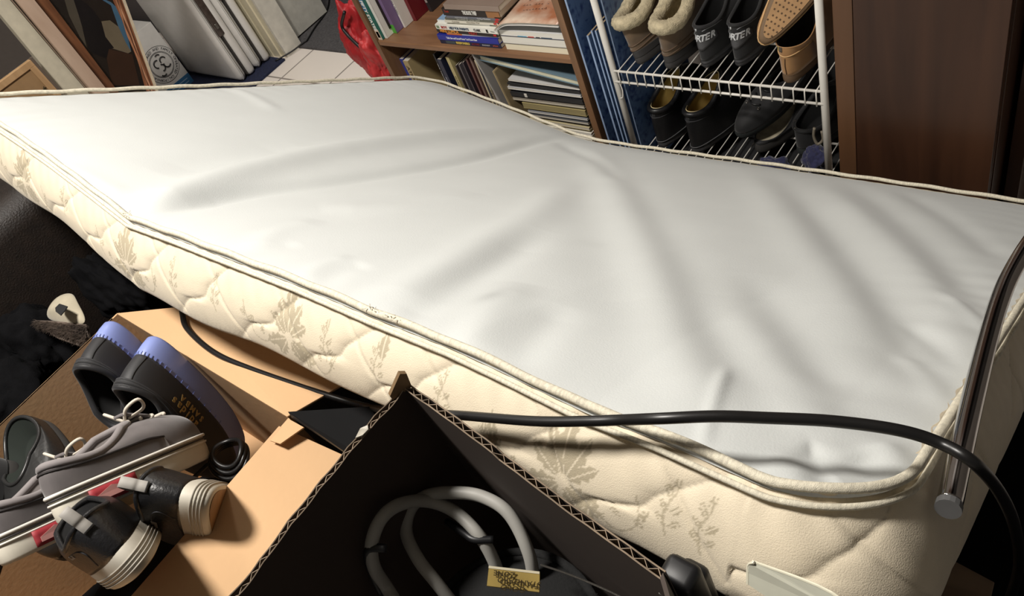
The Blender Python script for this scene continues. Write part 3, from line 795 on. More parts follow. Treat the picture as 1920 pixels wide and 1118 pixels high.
rug = MB().rbox((-4.35, 1.12, .0005), (-3.385, 1.712, .012), .003).build('floor_mat', mat('navy_rug', (34, 42, 74), .95, var=.25, scale=80, bump=1, bscale=500)); tag(rug, 'navy blue mat on the tiles under the white cases', 'mat')
# door frame and door
dfm = mat('cream_paint', (222, 214, 188), .45, var=.02)
df = MB()
for a, b, yy in ((-3.58, -3.545, 1.722), (-3.545, -3.535, 1.730), (-3.535, -3.50, 1.724), (-3.50, -3.488, 1.734), (-3.488, -3.44, 1.727), (-3.44, -3.41, 1.735)):
    df.box((a, yy, 0), (b, 1.84, 2.1))
struct(df.build('trim_1', dfm))
struct(MB().box((-3.405, 1.735, 0), (-3.39, 1.835, 2.1)).build('trim_2', mat('white_trim', (228, 224, 212), .45)))
dr = MB().box((-3.49, 1.845, .02), (-3.45, 2.09, 2.05)).build('door_1', mat('door_paint', (206, 204, 194), .4)); struct(dr)
# thin black cable on the floor
cpts = [(-3.42, 1.68, .016), (-3.38, 1.76, .016), (-3.36, 1.84, .018)] + [tuple(W(*q, z=.017)) for q in ((576, 75), (590, 52), (608, 28), (616, 10), (618, -20))]
tag(MB().tube(spline(cpts, 8), .004, 8).build('thin_cable', mat('black_plastic', (20, 20, 22), .45), smooth=True), 'thin black cable running along the floor past the door frame', 'cable')
# white carton with a round seal
XC = -3.88
A = W(361, 148, x=XC); Ht = W(286, 38, x=XC).z
cr = thing('carton', 'white carton with a black round seal and blue bottom band, beside the white cases', 'box', M=frame((XC, A.y, .013), (0, 1, 0), (0, 0, 1)))
ctm = mat('white_card', (206, 204, 200), .55, var=.04)
MB().box((-.30, 0, .0), (0, .22, Ht - .013)).build('panel', ctm, cr, bevel=.001)
MB().box((-.30, -.0008, .0), (0, -.0002, .050)).build('blue_band', cm((58, 108, 150)), cr)
for k in range(2): MB().box((-.15 + k * .02, -.0012, .014 + k * .016), (-.02, -.0009, .018 + k * .016)).build('band_print', cm((150, 180, 205)), cr)
MB().hexa([(-.30, .0, Ht), (-.10, .0, Ht), (-.10, .004, Ht), (-.30, .004, Ht), (-.30, .12, Ht + .10), (-.14, .12, Ht + .10), (-.14, .124, Ht + .10), (-.30, .124, Ht + .10)]).build('open_flap', mat('card_inner', (170, 166, 162), .7), cr)
SC_ = W(303, 121, x=XC)
sx, sz = SC_.y - A.y, SC_.z - .013
seal_m = cm((52, 54, 60))
def ring(r_, t_):
    return MB().tube([(sx + r_ * math.cos(a * PI / 24), -.0012, sz + r_ * math.sin(a * PI / 24)) for a in range(48)], t_, 6, closed=True).build('seal_ring', seal_m, cr)
ring(.088, .0008); ring(.062, .0008); ring(.058, .0008)
ph = 'FAMILY OWNED AND FAMILY OPERATED CALIFORNIA '
for i, ch in enumerate(ph):
    if ch == ' ': continue
    a = PI * 1.05 - i * 2 * PI / len(ph)
    Mx = Matrix.Translation((sx + .075 * math.cos(a), -.0012, sz + .075 * math.sin(a))) @ Matrix.Rotation(PI / 2, 4, 'X') @ Matrix.Rotation(a - PI / 2, 4, 'Z')
    text(ch, .017, seal_m, cr, 'seal_letter', Mx)
for cxx, cz, a0, a1, rr in ((-.013, .010, 1.0, 4.4, .014), (-.006, -.010, -1.9, 1.4, .012), (.014, .010, .2, 3.4, .012), (.020, -.008, 2.6, 5.6, .013), (-.014, -.026, 3.6, 5.4, .012), (.004, .026, .6, 2.2, .012)):
    MB().tube([(sx + 1.3 * cxx + 1.3 * rr * math.cos(a0 + (a1 - a0) * k / 14), -.0014, sz + 1.3 * cz + 1.3 * rr * math.sin(a0 + (a1 - a0) * k / 14)) for k in range(15)], .0032, 6).build('emblem_stroke', cm((22, 22, 24)), cr)

# framed pictures leaning in the left corner, all facing the room (+X)
XQ = -2.90
Z3 = Vector((-1, 0, 0))
pr = thing('painting', 'dark seaside painting on a board with a wavy wooden border, leaning', 'painting', (XQ, .85, 0))
def qp(px, py, off=0): return W(px, py, x=XQ + off) - pr.location
def ext(a, b, zt):
    d = b - a; return a + d * ((zt - a.z) / d.z)
q = [qp(62, -60), qp(214, -60), None, None]
q[2] = ext(qp(235, 0), qp(295, 165), .01); q[1] = ext(qp(235, 0), qp(295, 165), 1.05); q[0] = Vector((0, q[1].y - .34, 1.0)); q[3] = Vector((0, q[2].y - .34, .01))
MB().quadprism([q[0], q[1], q[2], q[3]], Z3 * .022).build('board', mat('cream_edge', (214, 200, 174), .6), pr)
def lerpq(u, v, off=.0008):
    a = q[0].lerp(q[1], u); b = q[3].lerp(q[2], u); p = a.lerp(b, v); p.x += off; return p
def strip(name, fl, fr_, m, off, n=90):
    g = MB(); g.grid(lambda a, b: lerpq(fl(b) + (fr_(b) - fl(b)) * a, b, off), 2, n); return g.build(name, m, pr)
strip('picture', lambda v: 0.0, lambda v: .94, mat('dark_painting', (40, 34, 30), .25, var=.25, scale=9), .0008)
for i, (a0, wdt, col, fr_q, am) in enumerate(((.875, .09, (150, 96, 66), 19, .010), (.885, .022, (188, 132, 98), 27, .008), (.91, .014, (206, 154, 120), 31, .007), (.935, .010, (92, 58, 38), 35, .004), (.90, .007, (84, 52, 34), 37, .007))):
    strip('wood_border', lambda v, a0=a0, f_=fr_q, am=am, i=i: a0 + am * math.sin(v * f_ + i) + am * .5 * math.sin(v * f_ * 2.3), lambda v, a0=a0, w_=wdt, f_=fr_q, am=am, i=i: (a0 + w_ + am * math.sin(v * f_ + i + .4)) if i else .962, mat('border_%d' % i, col, .4, var=.15, scale=20), .0016 + i * .0005)
def patch(name, px_pts, col, off, m=None):
    P = [qp(a, b, off) for a, b in px_pts]
    g = MB(); g.add(P, [tuple(range(len(P)))]); return g.build(name, m or mat(name, col, .25, var=.1, scale=12), pr)
patch('sky', ((176, -10), (208, 4), (226, 20), (233, 45), (240, 70), (246, 97), (236, 80), (222, 50), (208, 10)), (70, 104, 130), .0012)
patch('horizon_glow', ((190, 40), (206, 38), (222, 50), (236, 80), (246, 97), (240, 100), (208, 90), (198, 70)), (112, 102, 84), .0013)
patch('reef', ((118, -10), (136, -10), (150, 30), (155, 55), (163, 90), (150, 70), (130, 30)), (78, 72, 62), .0012)
patch('cliff', ((135, -10), (160, 5), (176, 20), (190, 40), (197, 68), (214, 90), (204, 92), (200, 110), (170, 98), (160, 70), (148, 30)), (22, 20, 22), .0014)
patch('shore', ((204, 92), (248, 102), (262, 160), (210, 160), (200, 110)), (58, 40, 30), .0011)
def bar(root, name, x0a, x0b, x1a, x1b, x, m, T=.03, ztop=1.15, zbot=0.005):
    A, B = W(x0a, 0, x=x), W(x0b, 0, x=x); c_, d_ = W(x1a, 168, x=x), W(x1b, 168, x=x)
    P = [v - root.location for v in (A, B, d_, c_)]
    P = [ext(P[3], P[0], ztop), ext(P[2], P[1], ztop), ext(P[1], P[2], zbot), ext(P[0], P[3], zbot)]
    return MB().quadprism(P, Z3 * T).build(name, m, root, bevel=.0015)
f1 = thing('picture_frame', 'brown wooden frame edge leaning against the dark painting', 'frame', (-2.87, .80, 0))
bar(f1, 'stile', 66, 92, 201, 219, -2.87, wood('frame_brown', (92, 58, 38), (128, 84, 56), 4, .35, (8, 8, 1)), .015, 1.1)
f2 = thing('picture_frame', 'wide pinkish-tan wooden frame leaning left of the brown frame', 'frame', (-2.83, .76, 0))
bar(f2, 'stile', 27, 65, 166, 201, -2.83, wood('frame_tan', (186, 160, 140), (202, 178, 158), 3, .4, (8, 8, 1)), .03)
bar(f2, 'dark_rebate', 18, 27, 160, 167, -2.835, mat('rebate', (40, 30, 26), .5), .015)
f3 = thing('picture_frame', 'wide cream painted frame leaning leftmost, behind the small tan frame', 'frame', (-2.80, .70, 0))
bar(f3, 'stile', -22, 19, 117, 161, -2.80, mat('frame_cream', (216, 208, 186), .45), .03)
bar(f3, 'beading', 20.5, 23.5, 162, 165, -2.795, mat('bead', (150, 130, 112), .4), .004)
# small tan frame at the very left
f4 = thing('picture_frame', 'small light wood frame with a tan mat, low at the left edge', 'frame', (-2.76, .55, 0))
def P4(px, py, x=-2.76): return W(px, py, x=x) - f4.location
tan_w = wood('frame_light', (176, 140, 100), (198, 162, 120), 4, .45, (8, 8, 1))
cT, cL, cR = P4(57, 112), P4(-30, 166), None
cL = Vector((0, cT.y - .26, cT.z)); cR = Vector((0, cT.y, .42)); bl = Vector((0, cT.y - .26, .42))
for a_, b_ in ((cT, cL), (cR, bl)):
    MB().box((-.018, cL.y, min(a_.z, a_.z - .02) if a_ is cT else a_.z), (0, cT.y, a_.z if a_ is cT else a_.z + .02)).build('rail', tan_w, f4, bevel=.001)
for y_ in (cT.y - .02, cL.y):
    MB().box((-.018, y_, .44), (0, y_ + .02, cT.z - .02)).build('rail', tan_w, f4, bevel=.001)
MB().box((-.014, cL.y + .01, .43), (-.006, cT.y - .01, cT.z - .01)).build('mat_board', mat('mat_board', (168, 134, 94), .7, var=.1), f4)
MB().box((-.016, cT.y + .0005, .42), (-.004, cT.y + .010, cT.z + .002)).build('glass_edge', mat('glass_edge', (110, 98, 88), .2), f4)
sp_ = MB()
for k in range(7):
    c_ = P4(84 + rnd.uniform(-3, 3), 168 + rnd.uniform(-3, 3), -2.764); a_ = k * .9
    sp_.tube([c_, c_ + Vector((0, math.cos(a_) * .012, math.sin(a_) * .012))], [.002, .0005], 5)
sp_.build('pressed_plant', mat('pressed_plant', (74, 62, 36), .8), f4)
st = MB().rbox((-2.79, .20, 0), (-2.45, .74, .415), .01).build('storage_tub', mat('dark_tub', (40, 36, 36), .6), None); tag(st, 'dark grey storage tub on the floor under the small tan frame', 'tub')
# red bag beside the bookcase
redm = mat('red_nylon', (178, 34, 40), .55, var=.15, scale=25, bump=.3, bscale=120)
bag = thing('backpack', 'red nylon bag with black edging on the floor beside the bookcase', 'bag', (-2.2, 1.45, 0))
def lump(name, pts, rad, m, parent, seed=0, amp=.15, fr=18, sub=1, label=None, flat=1.0):
    bm = bmesh.new(); bmesh.ops.create_icosphere(bm, subdivisions=5, radius=1.0)
    c = Vector(pts); R_ = Vector(rad)
    for v in bm.verts:
        d = v.co.copy(); nz = mnoise.fractal(d * 1.6 + Vector((seed, seed * 2.3, 0)), 1.0, 2.0, 4) * amp
        rd = abs(math.sin((d.x * 2.2 + d.z * 1.4 + mnoise.noise(d * 1.5 + Vector((seed, 0, 0))) * 2) * fr / 6)) ** .5 * amp * .35
        s = 1 + nz + rd - amp * .2
        p = Vector((d.x * R_.x * s, d.y * R_.y * s, d.z * R_.z * s)) + c
        v.co = p
    bm.verts.index_update()
    g = MB(); g.add([v.co[:] for v in bm.verts], [[v.index for v in f.verts] for f in bm.faces]); bm.free()
    return g.build(name, m, parent, smooth=True, label=label)
def bp(px, py, y): return W(px, py, y=y) - bag.location
pA = bp(672, 52, 1.46)
lump('body', bp(686, 74, 1.50), (.085, .07, .15), redm, bag, 3, .3)
lump('pocket', bp(712, 112, 1.42), (.055, .05, .11), mat('red_nylon_light', (206, 60, 62), .55, var=.2), bag, 9, .35)
MB().tube(spline([bp(646, 22, 1.44), bp(641, 48, 1.43), bp(652, 66, 1.42), bp(672, 86, 1.40), bp(688, 100, 1.40), bp(700, 128, 1.40), bp(708, 150, 1.40)], 6), .006, 8).build('edging', mat('black_plastic', (20, 20, 22), .45), bag, smooth=True)
MB().rbox(bp(712, 142, 1.40) - Vector((.016, .01, .03)), bp(712, 142, 1.40) + Vector((.010, .01, .02)), .004).build('buckle', mat('black_plastic', (20, 20, 22), .45), bag)
# black blocks added to give the shade behind and under the shoe rack
tag(MB().rbox((-1.10, 1.70, .003), (-.62, 1.82, .43), .012).build('shade_block', mat('black_fabric', (20, 20, 22), .9, sheen=.1)), 'added black block standing in for the shade behind the shoe rack', 'box')
tag(MB().rbox((-1.10, 1.375, .003), (-.62, 1.63, .10), .012).build('shade_block', mat('black_fabric', (20, 20, 22), .9)), 'low added black block standing in for the shade beneath the lowest rack shelf', 'box')
# ------------------------------------------------------------------ sofa that carries the pile
lea = mat('brown_leather', (32, 23, 17), .55, var=.25, scale=40, bump=.6, bscale=260)
so = thing('sofa', 'dark brown leather sofa buried beneath the mattress, boxes and shoes', 'sofa', (-.9, .2, 0))
def SO(name, a, b, r=.03): return MB().rbox(Vector(a) - so.location, Vector(b) - so.location, r).build(name, lea, so, smooth=True)
SO('seat', (-1.98, -.75, .08), (-.165, .33, .42))
SO('backrest', (-1.98, .335, .08), (-.165, .43, .66))
SO('armrest', (-2.20, -.75, .08), (-1.80, .30, .86), .06)
for x_ in (-2.0, -.25):
    for y_ in (-.68, .36): MB().box(Vector((x_ - .03, y_ - .03, 0)) - so.location, Vector((x_ + .03, y_ + .03, .085)) - so.location).build('leg', mat('dark_leg', (30, 22, 18), .5), so)
# ------------------------------------------------------------------ cardboard boxes
kraft = mat('kraft_card', (204, 166, 124), .8, var=.05, scale=6, bump=.15, bscale=120)
kin = mat('kraft_card_inside', (190, 146, 98), .85, var=.05, scale=6)
Z1 = .80
b1 = thing('cardboard_box', 'open kraft cardboard box holding dark shoes, its flaps folded outward', 'box', (-1.0, -.1, .424))
def B1(m, name, mt=kraft, **k):
    m.v = [tuple(Vector(v) - b1.location) for v in m.v]; return m.build(name, mt, b1, **k)
X0, X1, Y0, Y1 = -1.275, -.782, -.42, .124
B1(MB().box((X0, Y0, .425), (X1, Y1, .430)), 'bottom')
B1(MB().box((X0 - .004, Y0, .43), (X0, Y1, Z1)), 'wall'); B1(MB().box((X1, Y0, .43), (X1 + .004, Y1, Z1)), 'wall')
B1(MB().box((X0, Y1, .43), (X1, Y1 + .004, Z1)), 'wall'); B1(MB().box((X0, Y0 - .004, .43), (X1, Y0, Z1)), 'wall')
# back flap, folded outward and nearly level
c1, c2 = W(236, 588, z=Z1), W(545, 790, z=Z1)
back = [Vector((X0, Y1, Z1)), Vector((X1, Y1, Z1)), Vector((X1 + .06, Y1 + .17, Z1 - .03)), Vector((X0 + .33, Y1 + .17, Z1 - .03)), Vector((X0 + .118, Y1 + .066, Z1 - .008))]
g = MB(); g.add(back + [p + Vector((0, 0, .0035)) for p in back], [(4, 3, 2, 1, 0), (5, 6, 7, 8, 9)] + [(i, (i + 1) % 5, 5 + (i + 1) % 5, 5 + i) for i in range(5)]); B1(g, 'flap', bevel=.0008)
rf = [Vector((X1, Y1 - .015, Z1)), Vector((X1, Y0, Z1)), Vector((X1 + .128, Y0, Z1 - .045)), Vector((X1 + .128, Y1 + .008, Z1 - .045))]
B1(MB().quadprism(rf, (0, 0, .0035)), 'flap', bevel=.0008)
tA, tB, tC, tD = (W(544, 788, z=Z1 + .006), W(571, 803, z=Z1 + .006), W(527, 834, z=Z1 + .006), W(508, 828, z=Z1 + .006))
B1(MB().quadprism([tA, tB, tC, tD], (0, 0, .002)), 'tab')
lf = [Vector((X0, Y0, Z1)), Vector((X0, Y1 - .01, Z1)), Vector((X0 - .012, Y1 - .03, Z1 - .12)), Vector((X0 - .012, Y0, Z1 - .12))]
B1(MB().quadprism(lf, (-.0035, 0, 0)), 'flap')
# second box: shade of the inside put into the card colour, corrugated rim
bdark = mat('shaded_card', (62, 50, 42), .75, var=.1, scale=5)
corr = mat('raw_corrugated', (150, 132, 112), .85, var=.2, scale=50)
Z2 = 1.03
cA, cB_, cC = W(757, 727, z=Z2), W(430, 1118, z=Z2), W(1236, 1082, z=Z2)
XA, YA, YCn, XCn = cA.x, cA.y, cC.y, cC.x
b2x = thing('cardboard_box', 'open dark-sided corrugated box with torn rim, holding grey hoses', 'box', (-.33, 0, .424))
def corr_wall(a, b, z0, z1, nrm, name):
    """two liners with a zigzag flute between them, seen at the rim"""
    a = Vector(a); b = Vector(b); d = b - a; L_ = d.length; t = d / L_; n_ = Vector(nrm)
    g = MB(); th = .0052; li = .0006
    N = int(L_ / .011) * 2
    def tear(s): return -.0016 * abs(math.sin(s * 91)) - .0022 * max(0, math.sin(s * 37 + 1)) ** 3
    pr0 = None
    for off, mi in ((0, 0), (th, 1)):
        vs = []; fs = []
        for k in range(N + 1):
            s = L_ * k / N; zt = z1(s / L_) + tear(s + off * 100)
            p = a + t * s + n_ * (off - (0 if off == 0 else 0))
            vs += [(p.x, p.y, z0), (p.x, p.y, zt), (p.x + n_.x * li, p.y + n_.y * li, zt), (p.x + n_.x * li, p.y + n_.y * li, z0)]
        for k in range(N):
            i = k * 4
            for e in range(4): fs.append((i + e, i + (e + 1) % 4, i + 4 + (e + 1) % 4, i + 4 + e))
        fs += [(0, 1, 2, 3), (N * 4 + 3, N * 4 + 2, N * 4 + 1, N * 4)]
        g.add(vs, fs, 0)
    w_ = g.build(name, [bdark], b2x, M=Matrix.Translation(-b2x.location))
    g = MB(); vs = []; fs = []
    for k in range(N + 1):
        s = L_ * k / N; off = .0008 if k % 2 == 0 else th - .0004; zt = z1(s / L_) - .0006 + tear(s)
        p = a + t * s + n_ * off
        vs += [(p.x, p.y, zt - .05), (p.x, p.y, zt)]
    for k in range(N): fs.append((k * 2, k * 2 + 1, k * 2 + 3, k * 2 + 2))
    g.add(vs, fs)
    g.build('flute', corr, w_, solid=.0006)
    # pale raw edge of both liners
    g = MB()
    for off in (0, th):
        pts = [a + t * (L_ * k / N) + n_ * (off + li / 2) + Vector((0, 0, z1(k / N) + tear(L_ * k / N + off * 100))) for k in range(N + 1)]
        pts = [Vector((p.x, p.y, p.z)) for p in pts]
        g.tube(pts, .00055, 4)
    g.build('raw_edge', corr, w_)
    return w_
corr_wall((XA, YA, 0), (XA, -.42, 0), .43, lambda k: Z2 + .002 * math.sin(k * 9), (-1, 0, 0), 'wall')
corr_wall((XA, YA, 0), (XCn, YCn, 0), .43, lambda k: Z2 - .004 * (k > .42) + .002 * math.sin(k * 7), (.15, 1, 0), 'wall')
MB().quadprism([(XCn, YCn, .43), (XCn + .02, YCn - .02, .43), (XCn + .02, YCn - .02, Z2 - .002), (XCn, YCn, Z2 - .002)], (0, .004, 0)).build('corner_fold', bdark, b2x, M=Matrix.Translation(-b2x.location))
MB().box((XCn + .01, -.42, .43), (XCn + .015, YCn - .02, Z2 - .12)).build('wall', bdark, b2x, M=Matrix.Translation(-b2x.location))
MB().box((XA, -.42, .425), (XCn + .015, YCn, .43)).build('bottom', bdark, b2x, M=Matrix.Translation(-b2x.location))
# torn corner tip standing up
tip = [(XA - .006, YA - .012, Z2 - .004), (XA + .001, YA + .006, Z2 - .004), (XA + .004, YA + .008, Z2 + .014), (XA + .002, YA + .004, Z2 + .018), (XA - .006, YA - .012, Z2 + .002)]
MB().add([Vector(p) for p in tip], [(0, 1, 2, 3, 4)]).build('torn_tip', mat('kraft_dark', (120, 96, 66), .8), b2x, M=Matrix.Translation(-b2x.location), solid=.004)
tp = MB()
tag_t = [W(690, 798, z=1.033), W(676, 804, z=1.034), W(667, 822, z=1.033), W(680, 817, z=1.034), W(691, 806, z=1.034)]
tp.add(tag_t, [tuple(range(5))]); tp.build('clear_tape', mat('clear_tape', (190, 184, 170), .25, var=.3, scale=80), b2x, M=Matrix.Translation(-b2x.location), solid=.0012)
# dark folder / tray lid between the two boxes
bl_m = mat('black_matt_card', (14, 14, 15), .9, spec=.2)
lidp = [W(540, 784, z=.812), W(545, 772, z=.812), W(700, 765, z=.812), W(740, 800, z=.812), W(640, 850, z=.812)]
q4 = [W(541, 774, z=.815), W(700, 764, z=.815), W(720, 880, z=.80), W(650, 850, z=.80)]
ld = thing('lid', 'flat black lid wedged between the two cardboard boxes', 'lid', tuple(q4[0]))
g = MB(); g.v = []; g.quadprism([p - Vector(q4[0]) for p in q4], (0, 0, .002)); g.build('panel', bl_m, ld)
e0, e1 = W(541, 776, z=.812), W(652, 848, z=.795)
dn = Vector((.002, -.012, -.004))
MB().quadprism([Vector((0, 0, 0)), e1 - e0, e1 - e0 + Vector((.006, -.0, -.028)), Vector((.002, -.002, -.008))], (0, .001, 0)).build('rim', mat('black_soft_card', (44, 44, 46), .5), ld)

# ------------------------------------------------------------------ black cable
def onm(px, py, lift): 
    u, v = muv(px, py, lift); return Vector(mpt(u, v, lift))
cab = [W(338, 560, z=.812), W(342, 590, z=.806), W(352, 618, z=.806), (W(400, 660, z=.803)), W(470, 692, z=.797), W(600, 737, z=.792), W(690, 763, z=.80), W(760, 774, y=.176), W(860, 779, y=.190)]
cab[7] = W(755, 773, y=.183)
def nearface(px, py, back=.012):
    u, v = muv(px, py); r = RW @ np.array([px - CX, py - CY, FPX]); p = N0 + NW * 0.04 - UW * (0.020 + back); n_ = UW
    t = ((p - np.array([0, 0, CAMH])) @ n_) / (r @ n_); return Vector(r * t + np.array([0, 0, CAMH]))
cab = cab[:7] + [nearface(760, 774), nearface(860, 779), nearface(1000, 790), nearface(1100, 790, .008), onm(1160, 788, .014), onm(1240, 785, .030), onm(1340, 781, .040), onm(1440, 784, .044), onm(1560, 790, .046), onm(1680, 806, .044), onm(1760, 830, .040)]
def faceR(px, py, k=1.0, off=0.03):
    """point just outside the mattress's right-hand face"""
    r = RW @ np.array([px - CX, py - CY, FPX]); p = N0 - UL * off; n_ = UL
    t = ((p - np.array([0, 0, CAMH])) @ n_) / (r @ n_); return Vector(r * t * k + np.array([0, 0, CAMH]))
cab += [W(1826, 868, z=.985), W(1875, 925, z=.93), W(1903, 990, z=.85), W(1910, 1060, z=.74), W(1895, 1118, z=.64), W(1860, 1200, z=.55)]
tag(MB().tube(spline(cab, 8), .0043, 12).build('power_cable', mat('black_cable', (22, 21, 21), .38, var=.1), smooth=True), 'thick black power cable looping across the mattress corner and over the kraft flap', 'cable')
# chrome tube
ch = [W(1990, 380, z=.80), W(1935, 450, z=.81), W(1895, 515, z=.82), W(1872, 570, z=.83), W(1851, 640, z=.85), W(1826, 740, z=.88), W(1805, 830, z=.905), W(1786, 920, z=.92), W(1780, 945, z=.925)]
ct = thing('chrome_tube', 'bent chrome tube standing against the right-hand end of the mattress', 'tube', tuple(ch[-1]))
chs = spline(ch, 8)
MB().tube([p - ch[-1] for p in chs], .0085, 16).build('tube', mat('chrome', (190, 188, 186), .12, 1.0, var=.0), ct, smooth=True)
MB().tube([chs[-1] - ch[-1], chs[-1] - ch[-1] + (ch[-1] - ch[-2]).normalized() * .006], .0088, 16).build('end_cap', mat('grey_plastic', (90, 90, 90), .5), ct)
# ------------------------------------------------------------------ hoses in the dark box
hose = mat('grey_hose', (158, 156, 150), .5, var=.05)
def zpts(l): return [W(a, b, z=c) for a, b, c in l]
h1 = thing('hose', 'pale grey plastic hose coiled in loops inside the dark box', 'hose', (-.35, 0, .8))
H1 = zpts([(1003, 1110, .85), (992, 1040, .885), (955, 965, .91), (905, 932, .92), (850, 924, .925), (800, 930, .925), (770, 955, .92), (762, 1000, .91), (785, 1050, .90), (820, 1095, .885), (870, 1160, .85)])
H2 = []
for a_, b_, c_ in ((945, 1110, .84), (925, 1050, .875), (895, 1000, .90), (850, 958, .91), (800, 940, .91), (750, 946, .90), (715, 973, .90), (697, 1020, .90), (702, 1065, .90), (727, 1105, .90), (760, 1160, .90)):
    while W(a_, b_, z=c_).x < XA + .012 and c_ < 1.02: c_ += .002
    H2.append(W(a_, b_, z=c_))
for hh in (H1, H2): MB().tube([p - h1.location for p in spline(hh, 8)], .0058, 14).build('loop', hose, h1, smooth=True)
tag(MB().tube(spline([H2[8].lerp(H2[7], t_) + Vector(o_) for t_, o_ in ((.0, (-.002, -.012, -.035)), (.3, (-.004, -.006, -.008)), (.6, (.0, 0, .008)), (1.0, (.012, .004, -.004)))], 6), .004, 8).build('black_strap', mat('black_plastic', (20, 20, 22), .45), smooth=True), 'short black strap crossing the outer hose loop', 'strap')
tag(MB().tube(spline(zpts([(838, 978, .895), (870, 1000, .90), (890, 1012, .90), (925, 1012, .895)]), 6), .0035, 8).build('power_cable', mat('black_plastic', (20, 20, 22), .45), smooth=True), 'thin black cable lying over the inner hose loop', 'cable')
# black round cap with gold label
cap = thing('cap', 'black cap lying in the dark box with a gold label on its rim', 'cap', tuple(W(985, 1200, z=.90)))
capc = W(955, 1215, z=.850)
bm_ = mat('black_felt', (13, 13, 13), .95, bump=.4, bscale=300)
g = MB()
def capf(a, b):
    an = a * 2 * PI; r_ = .082 * (1 - b) ** .5
    return Vector((r_ * math.cos(an), r_ * math.sin(an), .022 * b ** .6))
g.grid(capf, 40, 12, closeu=True); g.build('crown', bm_, cap, smooth=True, M=Matrix.Translation(capc - cap.location))
MB().tube([(.084 * math.cos(k * PI / 24), .084 * math.sin(k * PI / 24), .002) for k in range(48)], .004, 8, closed=True).build('brim_edge', bm_, cap, smooth=True, M=Matrix.Translation(capc - cap.location))
gl = [W(918, 1063, z=.93), W(1013, 1074, z=.93), W(1012, 1112, z=.915), W(914, 1100, z=.915)]
gl = [p - cap.location for p in gl]
lb = MB().quadprism(gl, (0, 0, .0015)).build('gold_label', mat('gold_foil', (206, 178, 104), .35, .35, var=.12, scale=30), cap)
MB().quadprism([gl[0] + Vector((0, 0, .0016)), gl[1] + Vector((0, 0, .0016)), gl[1].lerp(gl[2], .12) + Vector((0, 0, .0016)), gl[0].lerp(gl[3], .12) + Vector((0, 0, .0016))], (0, 0, .0004)).build('label_edge', mat('pale_foil', (226, 216, 188), .4), lb)
ux = (gl[1] - gl[0]).normalized(); uy = (gl[0] - gl[3]).normalized(); nz_ = ux.cross(uy).normalized(); uy = nz_.cross(ux)
cen = (gl[0] + gl[1] + gl[2] + gl[3]) / 4
for i, (tt, fx, sz_) in enumerate((('GOLD', .022, .0072), ('STANDARD', .038, .0072), ('ZONE', .020, .0068))):
    p = cen + ux * (.0, .006, -.006)[i] + uy * (-.0065, -.0, .006)[i] + nz_ * .0024
    # the label is upside down in the picture
    Mx = Matrix(((-ux.x, -uy.x, nz_.x, p.x), (-ux.y, -uy.y, nz_.y, p.y), (-ux.z, -uy.z, nz_.z, p.z), (0, 0, 0, 1)))
    text(tt, sz_, mat('dark_ink', (52, 42, 22), .6), lb, 'label_text', Mx, fit=fx, shear=.25)
# bead chain
bc = MB(); P = zpts([(1015, 1060, .90), (1060, 1075, .90), (1110, 1095, .90), (1160, 1118, .90), (1200, 1140, .90)])
sp = spline(P, 12)
acc = 0; last = sp[0]; beads = []
for a_, b_ in zip(sp, sp[1:]):
    beads.append(a_.copy()); beads.append(a_.lerp(b_, .5))
bcr = thing('bead_chain', 'fine silver bead chain inside the dark box beside the gold label', 'chain', tuple(sp[0]))
for p in beads:
    bm = bmesh.new(); bmesh.ops.create_icosphere(bm, subdivisions=1, radius=.0011); bm.verts.index_update()
    bc.add([v.co + p - sp[0] for v in bm.verts], [[v.index for v in f.verts] for f in bm.faces]); bm.free()
o_ = bc.build('beads', mat('steel', (190, 188, 184), .3, .9), bcr); o_['kind'] = 'stuff'
# black clamp at the right end of the dark box
cl = thing('clamp', 'black plastic clamp with metal clips at the right end of the dark box', 'clamp', tuple(W(1265, 1090, z=.97)))
def clb(px, py, z): return W(px, py, z=z) - cl.location
MB().rbox(clb(1277, 1085, .97) - Vector((.013, .010, .10)), clb(1277, 1085, .97) + Vector((.013, .012, .012)), .006).build('body', mat('black_plastic', (20, 20, 22), .45), cl, smooth=True)
MB().rbox(clb(1300, 1090, .94) - Vector((.012, .012, .12)), clb(1300, 1090, .94) + Vector((.010, .012, .012)), .006).build('jaw', mat('black_plastic', (20, 20, 22), .45), cl, smooth=True)
for a_, b_ in (((1226, 1068), (1240, 1080)), ((1236, 1112), (1248, 1117))):
    MB().tube([clb(*a_, .985), clb(*b_, .985)], .0011, 6).build('clip', mat('steel', (190, 188, 184), .3, .9), cl)
# translucent plastic card in front of the mattress corner
pc = [nearface(1403, 1062, .02), nearface(1402, 1095, .02), nearface(1500, 1160, .02), nearface(1640, 1190, .02), nearface(1560, 1112, .02), nearface(1425, 1058, .02)]
pcr = thing('plastic_card', 'pale translucent plastic sheet with a rounded corner below the mattress corner', 'sheet', tuple(pc[0]))
oc = pc[0].copy(); out = spline([pc[1], pc[0], (pc[0] + pc[5]) * .5 + Vector((0, 0, .004)), pc[5], pc[4], pc[3]], 5) + [pc[2]]
MB().add([p - oc for p in out], [tuple(range(len(out)))]).build('sheet', mat('frosted_plastic', (196, 196, 180), .3), pcr, solid=.0012)
MB().tube([p - oc for p in out[:-1]], .0011, 6).build('edge', mat('pale_plastic', (226, 222, 200), .35), pcr)
